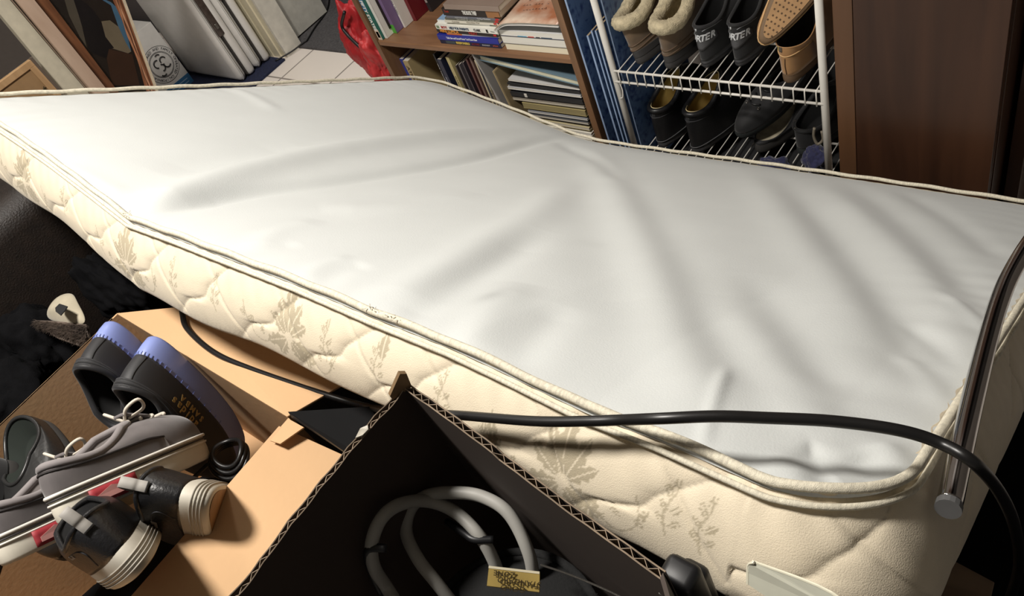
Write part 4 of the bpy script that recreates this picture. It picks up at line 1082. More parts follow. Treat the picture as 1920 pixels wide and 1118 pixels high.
# cardboard under the right-hand corner, and the black cloth
uc = [W(1745, 1028, z=.55), W(1865, 1092, z=.55), W(1840, 1200, z=.55), W(1640, 1200, z=.55)]
ucr = thing('board', 'brown wooden board lying below the right corner of the mattress', 'board', tuple(uc[0]))
MB().quadprism([p - uc[0] for p in uc], (0, 0, -.02)).build('panel', wood('worn_board', (104, 84, 66), (134, 112, 90), 5, .6, (1, 6, 6)), ucr, bevel=.001)
bk_ = thing('black_cloth', 'large black cloth covering the floor right of the mattress', 'cloth', (.35, .30, .0))
def clf(a, b):
    x = -.12 + 1.2 * a; y = -.3 + 1.0 * b
    return Vector((x - .35, y - .3, .46 + .02 * mnoise.noise(Vector((x * 5, y * 5, 0))) + .008 * math.sin(x * 31 + y * 9)))
MB().grid(clf, 40, 30).build('cloth', mat('black_cloth', (12, 12, 14), .95, spec=.1), bk_, smooth=True, solid=.004)
MB().box((-.46, -.55, .0), (.65, .24, .40)).build('trunk', mat('black_fabric', (20, 20, 22), .9), bk_)
# ------------------------------------------------------------------ shoes
class Shoe:
    """one shoe, heel at the origin, toe along +x, up +z; the upper is a smooth surface from sole to collar"""
    def __init__(s, name, label, M, mats, L=.28, Wd=.098, sh=.028, xc=.075, rx=.062, ry=.036, zb=.075, zf=.10, toe=.055, lip=.006, group=None, cat='shoe', heel_wall=.75, wide=0.0, parts=('laces',), round_sole=.003, liner_drop=None):
        s.L, s.Wd, s.sh, s.xc, s.rx, s.ry, s.zb, s.zf, s.toe, s.hw = L, Wd, sh, xc, rx, ry, zb, zf, toe, heel_wall
        s.r = thing(name, label, cat, M=M, group=group); s.m = mats
        n = 56
        # upper
        g = MB(); g.grid(lambda a, b: s.S(a * 2 * PI, b), n, 22, closeu=True)
        s.upper = g.build('upper', mats['upper'], s.r, smooth=True, solid=.0016)
        # sole
        g = MB(); lv = [(.94, 0), (.985, .0015), (1.02, .005), (1.035, sh * .5), (1.03, sh - .002), (1.0, sh + .003)]
        vs = []; 
        for k, (sc, z) in enumerate(lv):
            for i in range(n):
                p = s.F(2 * PI * i / n); vs.append(((p.x - L / 2) * (1 + (sc - 1) * .5) + L / 2, p.y * sc, z))
        fs = [tuple(reversed(range(n)))]
        for k in range(len(lv) - 1):
            for i in range(n): fs.append((k * n + i, k * n + (i + 1) % n, (k + 1) * n + (i + 1) % n, (k + 1) * n + i))
        g.add(vs, fs); s.sole = g.build('sole', mats['sole'], s.r, smooth=True)
        # lining with the foot hole
        dz = liner_drop
        def lin_(a, b):
            an = a * 2 * PI; c = s.C(an); f = s.F(an)
            z = c.z + (sh + .006 - c.z) * b ** .8
            k = .975 - .42 * b ** .8
            x = s.xc + (c.x - s.xc) * k + (.05 * b * max(0, -math.cos(an)) ** 1 if False else 0)
            if b > .97: x = s.xc + (c.x - s.xc) * .05; y = 0
            else: y = c.y * k
            return Vector((x, y, z))
        g = MB(); g.grid(lin_, n, 12, closeu=True); s.lining = g.build('lining', mats['lining'], s.r, smooth=True)
        if lip: MB().tube([s.C(2 * PI * i / n) + Vector((0, 0, lip * .2)) for i in range(n)], lip * .5, 8, closed=True).build('collar', mats.get('collar', mats['upper']), s.r, smooth=True)
    def F(s, a):
        t = (1 - math.cos(a)) / 2
        w_ = s.Wd / 2 * (max(0, math.sin(PI * t)) ** .42) * (.80 + .20 * min(1, max(0, (t - .15) / .45)))
        return Vector((s.L * t, w_ * (1 if math.sin(a) >= 0 else -1), 0))
    def C(s, a):
        x = s.xc - s.rx * math.cos(a); t = (1 - math.cos(a)) / 2
        dip = -.012 * math.sin(PI * min(1, t * 1.3)) if t < .77 else 0
        return Vector((x, s.ry * math.sin(a) * (1 - .25 * t), s.zb + (s.zf - s.zb) * t ** 1.3 + dip))
    def S(s, a, v, off=0.0):
        f = s.F(a); c = s.C(a); t = (1 - math.cos(a)) / 2
        p0 = Vector((f.x, f.y, s.sh))
        h = (c.z - s.sh) * s.hw * (1 - t) + (s.toe) * t
        p1 = Vector((f.x + (-.004 if t < .3 else .0), f.y * 1.06, s.sh + h))
        p2 = Vector(((f.x * .45 + c.x * .55) if t > .5 else c.x * .8 + f.x * .2, (f.y * .5 + c.y * .5) * 1.02, s.sh + (c.z - s.sh) * .9 + (0 if t < .5 else .004)))
        u = 1 - v
        p = p0 * u ** 3 + p1 * (3 * u * u * v) + p2 * (3 * u * v * v) + c * v ** 3
        if off:
            ctr = Vector((s.L * .15 + p.x * .7, 0, s.sh + .01)); d = (p - ctr)
            p = p + d.normalized() * off
        return p
    def patch(s, name, m, a0, a1, v0, v1, off=.0012, na=14, nv=10, fn=None, solid=.0008, **k):
        g = MB(); g.grid(lambda a, b: s.S(a0 + (a1 - a0) * a, (v0 + (v1 - v0) * b) if fn is None else fn(a, b), off), na, nv)
        return g.build(name, m, s.r, smooth=True, solid=solid, **k)
    def line(s, name, m, pts, r=.0008, off=.0014, n=6):
        P = [s.S(a, v, off) for a, v in pts]; return MB().tube(spline(P, n) if len(P) > 2 else P, r, 6).build(name, m, s.r, smooth=True)
    def laces(s, m, k=4, r=.0016, v0=.62, v1=.97, da=.42, off=.003):
        for i in range(k):
            v = v0 + (v1 - v0) * i / max(1, k - 1)
            MB().tube([s.S(PI + da * (q / 6 - 1), v, off + .002 * math.sin(PI * q / 12)) for q in range(13)], r, 6).build('lace', m, s.r, smooth=True)
blk = mat('black_suede', (24, 24, 26), .75, var=.15, sheen=.15)
blk_l = mat('black_leather', (28, 28, 30), .38, var=.1, scale=40, bump=.3, bscale=300)
blk_in = mat('black_lining', (14, 14, 15), .9)
rub = mat('grey_rubber', (58, 56, 56), .6)
CAMV = Vector((0, 0, CAMH))
def pix(p):
    c = RW.T @ np.array([p[0], p[1], p[2] - CAMH]); return c[0] / c[2] * FPX + CX, c[1] / c[2] * FPX + CY
def aim_u(H, f, upd, flip=1):
    """unit vector across f whose image runs along upd"""
    f = f.normalized(); e1 = f.orthogonal().normalized(); e2 = f.cross(e1); best = None
    x0, y0 = pix(H); tgt = math.atan2(upd[1], upd[0])
    for k in range(720):
        a = k * PI / 360; u = e1 * math.cos(a) + e2 * math.sin(a)
        x1, y1 = pix(H + u * .03); d = math.atan2(y1 - y0, x1 - x0) - tgt; d = abs((d + PI) % (2 * PI) - PI)
        ln = math.hypot(x1 - x0, y1 - y0)
        if best is None or d < best[0]: best = (d, u, ln)
    return best[1]
def aim(hpx, hz, tpx, L, upd, deeper=True):
    H = W(*hpx, z=hz); c = []
    for k in range(800):
        z = .3 + k * .001
        d = abs((W(*tpx, z=z) - H).length - L); c.append((d, z))
    zs = [z for i, (d, z) in enumerate(c[1:-1], 1) if d < c[i - 1][0] and d < c[i + 1][0] and d < .01] or [min(c)[1]]
    z = min(zs) if deeper else max(zs)
    f = W(*tpx, z=z) - H
    return frame(H, f, aim_u(H, f, upd))
# fleece-collared suede boots on the upper rack shelf
sued = mat('brown_suede', (112, 90, 66), .85, var=.22, scale=22, sheen=.3)
flee = mat('cream_fleece', (206, 192, 160), .95, var=.2, scale=90, bump=1, bscale=350)
def fleece_ring(s, r0, m, seed=0, name='fleece_collar'):
    n = 72; k = 14; vs = []; fs = []
    P = [s.C(2 * PI * i / n) for i in range(n)]
    for i in range(n):
        t = (P[(i + 1) % n] - P[i - 1]).normalized(); u = Vector((0, 0, 1)); u = (u - t * u.dot(t)).normalized(); b = t.cross(u)
        for j in range(k):
            a = 2 * PI * j / k; rr = r0 * (1 + .14 * mnoise.noise(Vector((i * .9, j * 1.3, seed))) + .05 * math.sin(i * 5 + j * 3))
            vs.append(P[i] + (u * math.sin(a) * 1.15 + b * math.cos(a)) * rr)
    for i in range(n):
        for j in range(k): fs.append((i * k + j, ((i + 1) % n) * k + j, ((i + 1) % n) * k + (j + 1) % k, i * k + (j + 1) % k))
    return MB().add(vs, fs).build(name, m, s.r, smooth=True)
for i, (px, py, ang, lab) in enumerate(((1199, 122, .03, 'brown suede boot with cream fleece collar, next to the left rack post'), (1254, 131, -.02, 'brown suede boot with cream fleece collar, beside the black trainers'))):
    p = W(px, py, z=ZR1 + .0055)
    s = Shoe('ankle_boot', lab, frame((p.x, p.y, ZR1 + .0055), (ang + .04, 1, 0), (-.17 if i == 0 else .03, 0, 1)), dict(upper=sued, sole=rub, lining=flee), L=.255, Wd=.082, sh=.020, xc=.064, rx=.070, ry=.035, zb=.120, zf=.150, toe=.06, lip=0, cat='boot', group='fleece-collared boots on the rack')
    fleece_ring(s, .0155, flee, i * 7)
    for v_, nm in ((.10, 'rand'), (.17, 'welt_seam')):
        s.line(nm, mat('brown_welt', (96, 76, 58), .6), [(-.9 - .2 * k if False else -1.3 + 2.6 * k / 16, v_ + .05 * abs(-1.3 + 2.6 * k / 16) ** 1.5) for k in range(17)], .0016, .0016, 3)
    s.patch('rubber_heel', rub, -1.2, 1.2, 0.0, .09, .0014)
# black trainers with a printed heel
refl = mat('reflective', (210, 212, 214), .4)
gry = mat('grey_heel_panel', (84, 84, 86), .6, var=.15)
for i, (px, py, lab) in enumerate(((1322, 128, 'black trainer with lettered grey heel patch, between the brown boots and its twin'), (1385, 126, 'black trainer with lettered grey heel patch, beside the tan shoes'))):
    p = W(px, py, z=ZR1 + .0055)
    s = Shoe('trainer', lab, frame((p.x, p.y, ZR1 + .0055), (.03, 1, 0), (0, 0, 1)), dict(upper=blk, sole=mat('dark_grey_sole', (66, 66, 68), .6, var=.2), lining=blk_in), L=.28, Wd=.078, sh=.018, xc=.070, rx=.070, ry=.031, zb=.108, zf=.135, toe=.06, lip=.008, cat='trainer', group='black trainers on the rack')
    s.patch('heel_patch', gry, -.85, .85, 0, 1, .0022, 18, 8, fn=lambda a, b: .17 + .34 * b * (1 - .0 * a) + .15 * (1 - b) * abs(2 * a - 1) ** 1.4)
    for k, chh in enumerate('STARTER'):
        a = .74 - k * 1.42 / 6
        c0 = s.S(a, .43, .0040); tx = (s.S(a - .05, .43, .004) - s.S(a + .05, .43, .004)).normalized(); uy = (s.S(a, .50, .004) - s.S(a, .36, .004)).normalized(); nz = tx.cross(uy).normalized(); uy = nz.cross(tx)
        text(chh, .0225, refl, s.r, 'heel_letter', Matrix(((tx.x, uy.x, nz.x, c0.x), (tx.y, uy.y, nz.y, c0.y), (tx.z, uy.z, nz.z, c0.z), (0, 0, 0, 1))), bold=.0007, shear=.2)
    s.line('reflective_tab', refl, [(.12, .70), (.14, .84)], .0016, .003)
    s.line('reflective_piping', mat('silver_piping', (150, 152, 156), .4), [(-.25, .70), (-.5, .78), (-.9, .80), (-1.2, .76)], .0008, .002)
    s.line('reflective_piping', mat('silver_piping', (150, 152, 156), .4), [(.35, .72), (.6, .82), (.8, .9)], .0008, .002)
    s.laces(blk, 4)
    for k in range(3): s.line('sole_groove', blk_in, [(-1.4 + 2.8 * q / 12, -.02 - .0 * k) for q in range(13)], .0008, .0020 + k * .0004, 2)
# tan slip-ons
tanl = mat('tan_nubuck', (166, 122, 74), .8, var=.15, scale=20, sheen=.2)
tans = mat('tan_sole_edge', (96, 74, 52), .6)
p = W(1483, 158, z=ZR1 + .0055)
s = Shoe('slip_on_shoe', 'tan slip-on shoe with a woven heel tab, standing by the right rack post', frame((p.x - .006, p.y, ZR1 + .0055), (-.02, 1, 0), (0, 0, 1)), dict(upper=tanl, sole=tans, lining=mat('dark_fleece', (34, 26, 22), .95)), L=.28, Wd=.088, sh=.020, xc=.072, rx=.074, ry=.040, zb=.092, zf=.12, toe=.055, lip=.003)
s.patch('heel_counter', tanl, -1.1, 1.1, .0, .42, .0020, fn=lambda a, b: .02 + b * (.40 + .10 * abs(2 * a - 1)))
s.line('counter_seam', mat('tan_thread', (206, 168, 118), .7), [(-1.1 + 2.2 * q / 12, .44 + .1 * abs(2 * q / 12 - 1)) for q in range(13)], .0012, .003, 2)
s.line('heel_seam', mat('dark_thread', (80, 56, 34), .7), [(0, .05), (.02, .2), (0, .38)], .0009, .0035)
s.patch('heel_tab', mat('woven_tab', (84, 74, 62), .8), .12, .46, .62, .98, .003)
s.patch('heel_tab_stripe', mat('woven_tab_gold', (150, 130, 76), .8), .30, .42, .62, .98, .0036)
pA = W(1436, 88, y=1.350); pB = W(1520, -40, y=1.46)
fdir = (pB - pA)
s2_ = Shoe('slip_on_shoe', 'tan slip-on shoe turned over, its dotted sole showing, resting on its twin', frame(pA + Vector((-.005, .0, .012)), fdir, Vector((-.50, .62, -.62))), dict(upper=tanl, sole=mat('dark_tan_sole', (112, 88, 62), .7), lining=mat('dark_fleece', (34, 26, 22), .95)), L=.28, Wd=.092, sh=.014, xc=.072, rx=.07, ry=.036, zb=.045, zf=.060, toe=.034, lip=.003)
g = MB(); n = 40
ring_ = [Vector(((q.x - .14) * .93 + .14, q.y * .82, -.0010)) for q in [s2_.F(2 * PI * i / n) for i in range(n)]]
g.add(ring_, [tuple(range(n))]); tread = g.build('tread', mat('tan_tread', (176, 138, 96), .75, var=.1), s2_.r, solid=.001)
g = MB()
for ix in range(22):
    for iy in range(-4, 5):
        x_ = .016 + ix * .0118; y_ = iy * .0088 + (ix % 2) * .0044
        t = x_ / .28; hw_ = .048 * (max(0, math.sin(PI * t)) ** .42) * (.72 + .28 * min(1, max(0, (t - .15) / .45))) * .74
        if abs(y_) < hw_: g.box((x_, y_ - .0016, -.0022), (x_ + .0036, y_ + .0016, -.0014))
dt = g.build('tread_dots', mat('tread_dot', (88, 66, 44), .8), tread); dt['kind'] = 'stuff'
MB().tube([Vector(((q.x - .14) * 1.03 + .14, q.y * 1.06, .017)) for q in [s2_.F(2 * PI * i / n) for i in range(n)]], .0016, 6, closed=True).build('welt', mat('tan_thread', (206, 168, 118), .7), s2_.r, smooth=True)
# dark boots with yellow lining on the lower shelf
yel = mat('yellow_lining', (176, 148, 78), .85, var=.15, scale=30)
for i, (px, py, zb, lab) in enumerate(((1240, 277, .12, 'black ankle boot with yellow lining, lower shelf, beside the blue board'), (1303, 288, .125, 'black ankle boot with yellow lining, lower shelf, nearer the sandals'))):
    p = W(px, py, z=ZR0 + .0055)
    s = Shoe('ankle_boot', lab, frame((p.x, p.y, ZR0 + .0055), (.05 + .10 * i, 1, 0), (0, 0, 1)), dict(upper=blk_l, sole=mat('dark_grey_sole', (66, 66, 68), .6), lining=yel, collar=blk_l), L=.275, Wd=.092, sh=.016, xc=.075, rx=.072, ry=.036, zb=zb, zf=.158, toe=.06, lip=.014, cat='boot', group='yellow-lined black boots on the lower shelf')
    MB().tube([s.C(2 * PI * q / 40) * 1.0 + Vector((0, 0, .0065)) - (s.C(2 * PI * q / 40) - Vector((s.xc, 0, s.C(2 * PI * q / 40).z))) * .10 for q in range(40)], .0012, 6, closed=True).build('lining_edge', mat('pale_yellow_trim', (214, 196, 150), .7), s.r, smooth=True)
    s.line('welt', mat('grey_welt', (86, 86, 88), .5), [(-1.5 + 3.0 * q / 14, .03) for q in range(15)], .0014, .0025, 2)
    s.line('counter_seam', mat('grey_thread', (60, 60, 64), .6), [(-1.0 + 2.0 * q / 10, .60) for q in range(11)], .0010, .0018, 2)
    s.patch('pull_tab', blk, -.12, .12, .55, .75, .002)
# black lace-up lying on a clog with a pale insole, and another black shoe
p = W(1405, 283, z=ZR0 + .0055)
s = Shoe('clog', 'black open clog with a worn pale insole under the black lace-up shoe', frame((p.x + .025, p.y - .002, ZR0 + .0055), (.28, 1, 0), (0, 0, 1)), dict(upper=blk, sole=mat('charcoal_foam', (58, 56, 54), .8), lining=mat('pale_insole', (188, 178, 154), .7, var=.2, scale=40)), L=.26, Wd=.092, sh=.026, xc=.080, rx=.075, ry=.037, zb=.036, zf=.075, toe=.045, lip=.004)
p = W(1383, 262, z=.215)
s = Shoe('lace_up_shoe', 'black lace-up shoe with silver eyelets lying on the clog, its toe toward the mattress', frame(p + Vector((.09, .25, .045)), (-.36, -1, -.17), (.1, -.2, 1)), dict(upper=blk, sole=mat('black_foam', (38, 42, 42), .85), lining=blk_in), L=.265, Wd=.088, sh=.020, xc=.075, rx=.06, ry=.033, zb=.06, zf=.072, toe=.040)
s.laces(blk_l, 4, .0022)
eye = mat('steel', (190, 188, 184), .3, .9)
for a, v in ((PI - .45, .55), (PI + .45, .55), (PI - .4, .75)): 
    q = s.S(a, v, .003); MB().tube([q + Vector((.003 * math.cos(t * PI / 5), .003 * math.sin(t * PI / 5), 0)) for t in range(10)], .0011, 6, closed=True).build('eyelet', eye, s.r, smooth=True)
p = W(1492, 293, z=ZR0 + .0055)
s = Shoe('slipper', 'black soft slipper at the right end of the lower shelf', frame((p.x + .012, p.y + .004, ZR0 + .006), (.18, 1, 0), (0, 0, 1)), dict(upper=blk, sole=mat('black_foam', (38, 42, 42), .85), lining=blk_in), L=.265, Wd=.10, sh=.022, xc=.080, rx=.078, ry=.043, zb=.075, zf=.105, toe=.05, lip=.010)
for a, v in ((.3, .97), (.9, .97)):
    q = s.C(a); MB().rbox(q - Vector((.003, .003, .001)), q + Vector((.003, .003, .007)), .0015).build('snap', eye, s.r)
tag(MB().tube(spline([W(1527, 240, y=1.37), W(1526, 256, y=1.37), W(1533, 270, y=1.37), W(1543, 262, y=1.372), W(1541, 246, y=1.373)], 6), .0035, 8).build('strap', mat('taupe_strap', (120, 112, 98), .7), smooth=True), 'taupe strap loop hanging by the right rack post', 'strap')
nv = mat('navy_cloth', (40, 42, 78), .9, sheen=.3, var=.15)
n1 = thing('cloth', 'navy blue cloth crumpled at the foot of the right rack post', 'cloth', tuple(W(1530, 292, y=1.40)))
lump('cloth', (0, 0, -.01), (.030, .03, .035), nv, n1, 4, .25)
n2 = thing('cloth', 'navy blue cloth crumpled beneath the black slipper', 'cloth', tuple(W(1450, 305, y=1.37)))
lump('cloth', (0, 0, -.03), (.045, .03, .045), nv, n2, 8, .25)
# ------------------------------------------------------------------ shoes in the kraft box
blue = mat('blue_rubber', (134, 148, 206), .38, var=.05, scale=12)
gold = mat('gold_print', (168, 140, 84), .4, .3)
H2_ = W(292, 628, z=.865); 
bdk = mat('black_nubuck', (34, 34, 37), .6, var=.12, scale=30, sheen=.1)
def samba(label, M, first):
    s = Shoe('football_shoe', label, M, dict(upper=bdk, sole=blue, lining=blk_in), L=.285, Wd=.094, sh=.036, xc=.066, rx=.060, ry=.034, zb=.088, zf=.105, toe=.055, lip=.010, group='blue-soled black shoes standing heel up')
    s.line('heel_seam', mat('black_thread', (10, 10, 10), .7), [(.25, .02), (.22, .3), (.25, .62)], .0010, .0012)
    for k in range(4):
        s.patch('collar_pad', blk, -1.5, 1.5, .60 + .10 * k, .685 + .10 * k, .0035 + .001 * (k % 2), 20, 4, solid=.003)
    for k in range(4): s.line('collar_ridge', mat('dark_grey_ridge', (52, 52, 55), .7), [(-1.5 + 3.0 * q / 12, .58 + .10 * k) for q in range(13)], .0012, .0042, 2)
    g = MB()
    for k in range(34):
        a = -1.7 + 3.4 * k / 33
        q = s.S(a, .005, .0022); g.tube([q + Vector((0, 0, -.004)), q + Vector((0, 0, .001))], .0006, 4)
    o_ = g.build('sole_notches', mat('blue_notch', (96, 110, 170), .5), s.sole); o_['kind'] = 'stuff'
    for k in range(3):
        s.line('side_stripe', blk_l, [(-1.45 - .18 * k, .1), (-1.62 - .18 * k, .35), (-1.75 - .18 * k, .6)], .0022, .0016)
    return s
sA = samba('black shoe with blue rubber sole, heel up, left of its lettered twin', aim((207, 600), .862, (360, 815), .285, (-70, 100)), True)
sB = samba('black shoe with blue rubber sole and gold side lettering, heel up, by the back flap', aim((288, 628), .862, (447, 835), .285, (-70, 100)), False)
# lettering on the side that faces the flap corner
for side in (1,):
    for txt_, v_, a0, size, step in (('adidas', .34, 1.52, .017, -.085), ('SAMBA', .17, 1.47, .012, -.085)):
        for k, chh in enumerate(txt_):
            a = a0 + step * k
            c0 = sB.S(a, v_, .0026); tx = (sB.S(a - .05, v_, .0026) - sB.S(a + .05, v_, .0026)).normalized(); uy = (sB.S(a, v_ + .08, .0026) - sB.S(a, v_ - .08, .0026)).normalized()
            nz = tx.cross(uy).normalized(); uy2 = nz.cross(tx)
            text(chh, size, gold, sB.r, 'side_letter', Matrix(((tx.x, uy2.x, nz.x, c0.x), (tx.y, uy2.y, nz.y, c0.y), (tx.z, uy2.z, nz.z, c0.z), (0, 0, 0, 1))), bold=.0004)
# grey suede skate shoes
gsu = mat('grey_suede', (104, 98, 98), .85, var=.16, scale=26, sheen=.3)
fox = mat('white_foxing', (222, 216, 200), .55, var=.08, scale=20)
redt = mat('red_rubber_tag', (152, 44, 52), .6)
def skate(label, M):
    s = Shoe('skate_shoe', label, M, dict(upper=gsu, sole=fox, lining=mat('grey_lining', (120, 114, 112), .9), collar=mat('grey_padding', (132, 126, 126), .8, sheen=.2)), L=.252, Wd=.088, sh=.032, xc=.072, rx=.066, ry=.034, zb=.068, zf=.084, toe=.050, lip=.010, group='grey suede shoes in the kraft box')
    dk = mat('dark_pinstripe', (52, 48, 48), .6); wh = mat('white_rubber', (232, 228, 218), .5)
    n = 60
    def rng(z_, k, r_, m, nm): MB().tube([Vector(((q.x - .126) * (1 + (k - 1) * .5) + .126, q.y * k, z_)) for q in [s.F(2 * PI * i / n) for i in range(n)]], r_, 6, closed=True).build(nm, m, s.r, smooth=True)
    rng(.0345, 1.05, .0026, wh, 'foxing_line'); rng(.0295, 1.055, .0013, dk, 'foxing_stripe'); rng(.0250, 1.05, .0016, wh, 'foxing_line'); 
    # heel counter and its stitching
    s.patch('heel_counter', gsu, -1.75, 1.75, 0, 1, .0016, 26, 8, fn=lambda a, b: .02 + b * .62 * math.sin(PI * (.5 + .46 * (2 * a - 1)))**.6)
    for q_ in (.0, .045): s.line('stitching', mat('dark_stitch', (48, 44, 44), .8), [(-1.75 + 3.5 * k / 20, (.02 + (.62 - q_) * math.sin(PI * (.5 + .46 * (2 * k / 20 - 1))) ** .6)) for k in range(21)], .0009, .0030, 3)
    # heel tag on the foxing
    def tg(a, b, e): 
        q = s.F(-1.25 + .55 * a); return Vector(((q.x - .126) * 1.04 + .126 - e * .7, q.y * 1.065 - e * .6, .004 + .020 * b))
    MB().grid(lambda a, b: tg(a, b, .0012), 8, 4).build('heel_tag', redt, s.r, smooth=True, solid=.0008)
    def tq(a, b): return tg(a, b, .0024)
    MB().add([tq(.15, .2), tq(.85, .2), tq(.85, .5), tq(.5, .85), tq(.15, .5)], [(0, 1, 2, 3, 4)]).build('tag_emblem', mat('pale_red_print', (208, 150, 144), .6), s.r, solid=.0005)
    # laces and tongue
    s.laces(mat('off_white_lace', (206, 198, 184), .8), 4, .0026, .60, .98, .40)
    tong = MB().grid(lambda a, b: s.S(PI - .3 + .6 * a, 1 - .25 * b, .004) + Vector((-.0 * b, 0, .012 * (1 - b))), 8, 6).build('tongue', gsu, s.r, smooth=True, solid=.004)
    t0 = s.S(PI, .98, .006)
    for sg in (-1, 1):
        MB().tube(spline([t0, t0 + Vector((-.005, sg * .014, .014)), t0 + Vector((.004, sg * .030, .020)), t0 + Vector((.014, sg * .024, .008)), t0 + Vector((.004, sg * .004, .002))], 5), .0022, 6).build('lace_bow', mat('off_white_lace', (206, 198, 184), .8), s.r, smooth=True)
    return s
fv = Vector((.70, .62, -.36)); uv = Vector((-.80, .15, .58))
skate('grey suede skate shoe with red heel tag, uppermost, on top of the other grey one', aim((118, 985), .89, (385, 862), .252, (-42, -100)))
skate('grey suede skate shoe with red heel tag, leftmost in the kraft box', aim((10, 1062), .87, (270, 930), .252, (-42, -100)))
# black leather shoes with ribbed pale soles, heel up
psol = mat('ribbed_pale_rubber', (196, 190, 176), .6, var=.05)
def hu(px, z, upd, lean):
    H = W(*px, z=z); v = (H - CAMV).normalized(); f = (v * .75 + Vector((0, 0, -1)) * .45).normalized()
    u = aim_u(H, f, upd); f = (f + u * lean).normalized(); u = (u - f * u.dot(f)).normalized()
    return H, f, u
def heelup(label, H, f, u):
    s = Shoe('leather_shoe', label, frame(H, f, u), dict(upper=blk_l, sole=psol, lining=blk_in), L=.285, Wd=.084, sh=.032, xc=.058, rx=.054, ry=.034, zb=.080, zf=.095, toe=.055, lip=.006, group='pale-soled black leather shoes heel up')
    n = 60
    for z_ in (.008, .012, .016, .020):
        MB().tube([Vector(((q.x - .1425) * (1 + .02) + .1425, q.y * 1.042, z_)) for q in [s.F(2 * PI * i / n) for i in range(n)]], .0011, 5, closed=True).build('sole_rib', mat('rib_rubber', (168, 162, 150), .65), s.sole, smooth=True)  # raised ribs in a slightly darker tone than the sole
    g = MB(); g.add([Vector(((q.x - .1425) * .94 + .1425, q.y * .86, -.0006)) for q in [s.F(2 * PI * i / 40) for i in range(40)]], [tuple(range(40))])
    g.build('tread', mat('gum_tread', (150, 112, 70), .7, var=.2, scale=30), s.sole, solid=.0008)
    lp = mat('grey_webbing', (158, 154, 148), .7)
    P = [s.S(0, .50, .002), s.S(0, .62, .004), s.S(0, .80, .006), s.S(0, .98, .010), s.S(0, 1.0, .012) + Vector((.004, 0, .012)), s.C(0) + Vector((.010, 0, .014)), s.C(0) + Vector((.014, 0, .0))]
    P = spline(P, 5); wd_ = .0062
    g = MB(); g.grid(lambda a, b: P[int(round(a * (len(P) - 1)))] + Vector((0, (b - .5) * 2 * wd_, 0)), len(P), 3); loop = g.build('pull_loop', lp, s.r, smooth=True, solid=.0014)
    for v_ in (.50, .66): MB().tube([s.S(0, v_, .0042) + Vector((0, -wd_, 0)), s.S(0, v_, .0042) + Vector((0, wd_, 0))], .0008, 5).build('loop_stitching', mat('black_thread', (10, 10, 10), .7), loop)
    s.line('quarter_seam', mat('grey_thread', (60, 60, 64), .6), [(.75, .05), (.62, .25), (.75, .42), (1.1, .5)], .0008, .0014)
    # small side emblem
    q0 = s.S(1.05, .42, .0022); 
    s.patch('side_emblem', mat('grey_emblem', (150, 148, 146), .6), .98, 1.14, .36, .50, .0016)
    s.patch('emblem_mark', blk_l, 1.03, 1.09, .40, .46, .0026)
    return s
heelup('black leather shoe with ribbed pale sole, standing heel up against the right flap', *hu((394, 938), .858, (-145, -28), .10))
heelup('black leather shoe with ribbed pale sole and grey loop, heel up at the bottom left', *hu((272, 1066), .885, (-100, -72), .42))
# black rubber shoe and other black shoes deeper in the box
brb = mat('black_rubber_shiny', (40, 40, 40), .35, bump=.2, bscale=150)
s = Shoe('rubber_shoe', 'glossy black rubber shoe lying deep at the left of the kraft box', frame(W(84, 800, z=.76), (.9, -.35, -.15), (-.35, -.10, .95)), dict(upper=brb, sole=mat('charcoal_foam', (58, 56, 54), .8), lining=mat('green_black_lining', (24, 32, 26), .9)), L=.26, Wd=.10, sh=.020, xc=.075, rx=.065, ry=.040, zb=.055, zf=.07, toe=.05, lip=.006)
s = Shoe('lace_up_shoe', 'plain black shoe at the left edge of the kraft box, behind the grey suede pair', frame(W(36, 872, z=.77), (.5, -.8, -.2), (-.2, 0, 1)), dict(upper=blk, sole=mat('charcoal_foam', (58, 56, 54), .8), lining=blk_in), L=.27, Wd=.10, sh=.022, xc=.075, rx=.065, ry=.040, zb=.055, zf=.07, toe=.05, lip=.006)
cl_ = thing('cable', 'black cable coiled in the right corner of the kraft box', 'cable', tuple(W(430, 860, z=.72)))
cc = W(432, 862, z=.72) - cl_.location
for k in range(3):
    rr = .034 - .004 * k
    MB().tube([cc + Vector((rr * math.cos(t * PI / 16), .8 * rr * math.sin(t * PI / 16) + .003 * k, .006 * k + .004 * math.sin(t * PI / 8))) for t in range(32)], .0034, 8, closed=True).build('coil', mat('black_cable', (22, 21, 21), .38, var=.1), cl_, smooth=True)
MB().tube(spline([cc + Vector((-.03, -.02, 0)), cc + Vector((-.02, -.06, .01)), cc + Vector((0, -.11, .01))], 6), .0034, 8).build('tail', mat('black_cable', (22, 21, 21), .38, var=.1), cl_, smooth=True)
# dark filling below the shoes
fb = thing('black_cloth', 'black cloth filling the bottom of the kraft box under the shoes', 'cloth', (-1.03, -.15, .47))
lump('cloth', (0, 0, -.005), (.235, .255, .035), mat('black_cloth', (12, 12, 14), .95, spec=.1), fb, 2, .15)
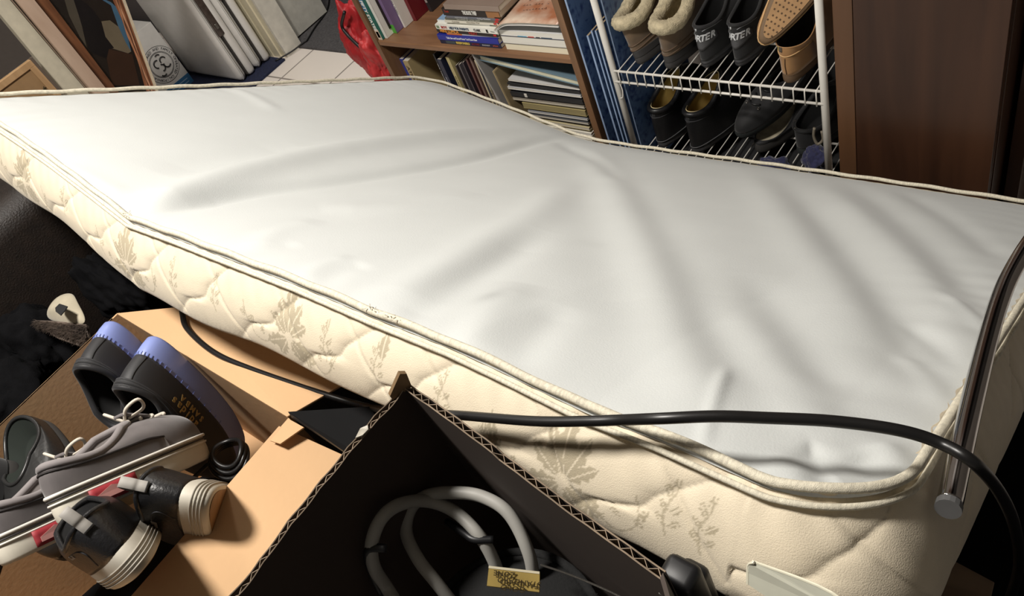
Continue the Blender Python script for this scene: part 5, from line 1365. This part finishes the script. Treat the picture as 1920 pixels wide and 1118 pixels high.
# ------------------------------------------------------------------ dark clothes at the left, and the fur slipper
dk1 = mat('black_knit', (13, 13, 15), .95, spec=.1, var=.2, scale=60, bump=.5, bscale=400)
def pl_(name, label, px, py, z, rad, m, seed, amp=.3, cat='clothing'):
    p = W(px, py, z=z); o = thing(name, label, cat, tuple(p)); lump('cloth', (0, 0, 0), rad, m, o, seed, amp); return o
pl_('sweater', 'black knitted garment crumpled left of the kraft box, the leftmost of the dark clothes', 10, 765, .62, (.13, .10, .10), dk1, 1)
pl_('sweater', 'black garment heaped behind the kraft box corner, under the fur-trimmed slipper', 80, 660, .60, (.13, .08, .10), dk1, 5)
pl_('jacket', 'black jacket bundled under the mattress edge, right of the fur-trimmed slipper', 215, 545, .64, (.14, .045, .08), mat('black_cloth', (12, 12, 14), .95, spec=.1), 11)
sl = thing('slipper', 'cream slipper with grey fur trim and a black patch, on the dark clothes', 'slipper', tuple(W(125, 595, z=.69)))
crm = mat('cream_suede', (196, 186, 162), .85, sheen=.3, var=.12)
P_ = lambda px, py, z=.70: W(px, py, z=z) - sl.location
tri = [P_(84, 594), P_(96, 573), P_(112, 556, .715), P_(130, 549, .72), P_(141, 553, .72), P_(146, 568, .715), P_(160, 590), P_(164, 612, .69), P_(130, 610, .69), P_(100, 604, .69)]
cen_ = sum(tri, Vector()) / len(tri) + Vector((0, -.004, .018))
g = MB(); rings = [tri, [p.lerp(cen_, .4) + Vector((0, 0, .008)) for p in tri], [p.lerp(cen_, .8) + Vector((0, 0, .003)) for p in tri]]
vs = [p for r_ in rings for p in r_] + [cen_]; n = 10
fs = [(k * n + i, k * n + (i + 1) % n, (k + 1) * n + (i + 1) % n, (k + 1) * n + i) for k in range(2) for i in range(n)] + [(2 * n + i, 2 * n + (i + 1) % n, 3 * n) for i in range(n)]
g.add(vs, fs); g.build('upper', crm, sl, smooth=True, solid=.004, sub=2)
pt = [P_(104, 578, .737), P_(112, 570, .737), P_(127, 575, .737), P_(122, 583, .737), P_(114, 592, .737), P_(105, 585, .737)]
MB().add(pt, [tuple(range(6))]).build('black_patch', blk, sl, solid=.002)
fur = MB(); r2 = random.Random(5)
fm = mat('grey_fur', (112, 98, 88), .9, var=.35, scale=50)
for k in range(1500):
    a = r2.random(); b_ = r2.random()
    base = P_(70 + 92 * a, 602 + 8 * a + (6 + 40 * a * (1 - .1 * a)) * b_ * .8, .70)
    d = Vector((r2.uniform(-.5, .5), -.6 + r2.uniform(-.4, .4), r2.uniform(-.2, .7))).normalized() * r2.uniform(.008, .016)
    fur.tube([base, base + d * .6, base + d + Vector((0, -.001, -.002))], [.0007, .0006, .0002], 3, cap=False)
fo = fur.build('fur_trim', fm, sl); fo['kind'] = 'stuff'
g = MB(); g.add([P_(68, 602, .694), P_(100, 603, .694), P_(164, 610, .694), P_(168, 632, .692), P_(150, 650, .69), P_(110, 636, .69), P_(84, 618, .69)], [tuple(range(7))]); g.build('fur_backing', fm, sl, solid=.006)
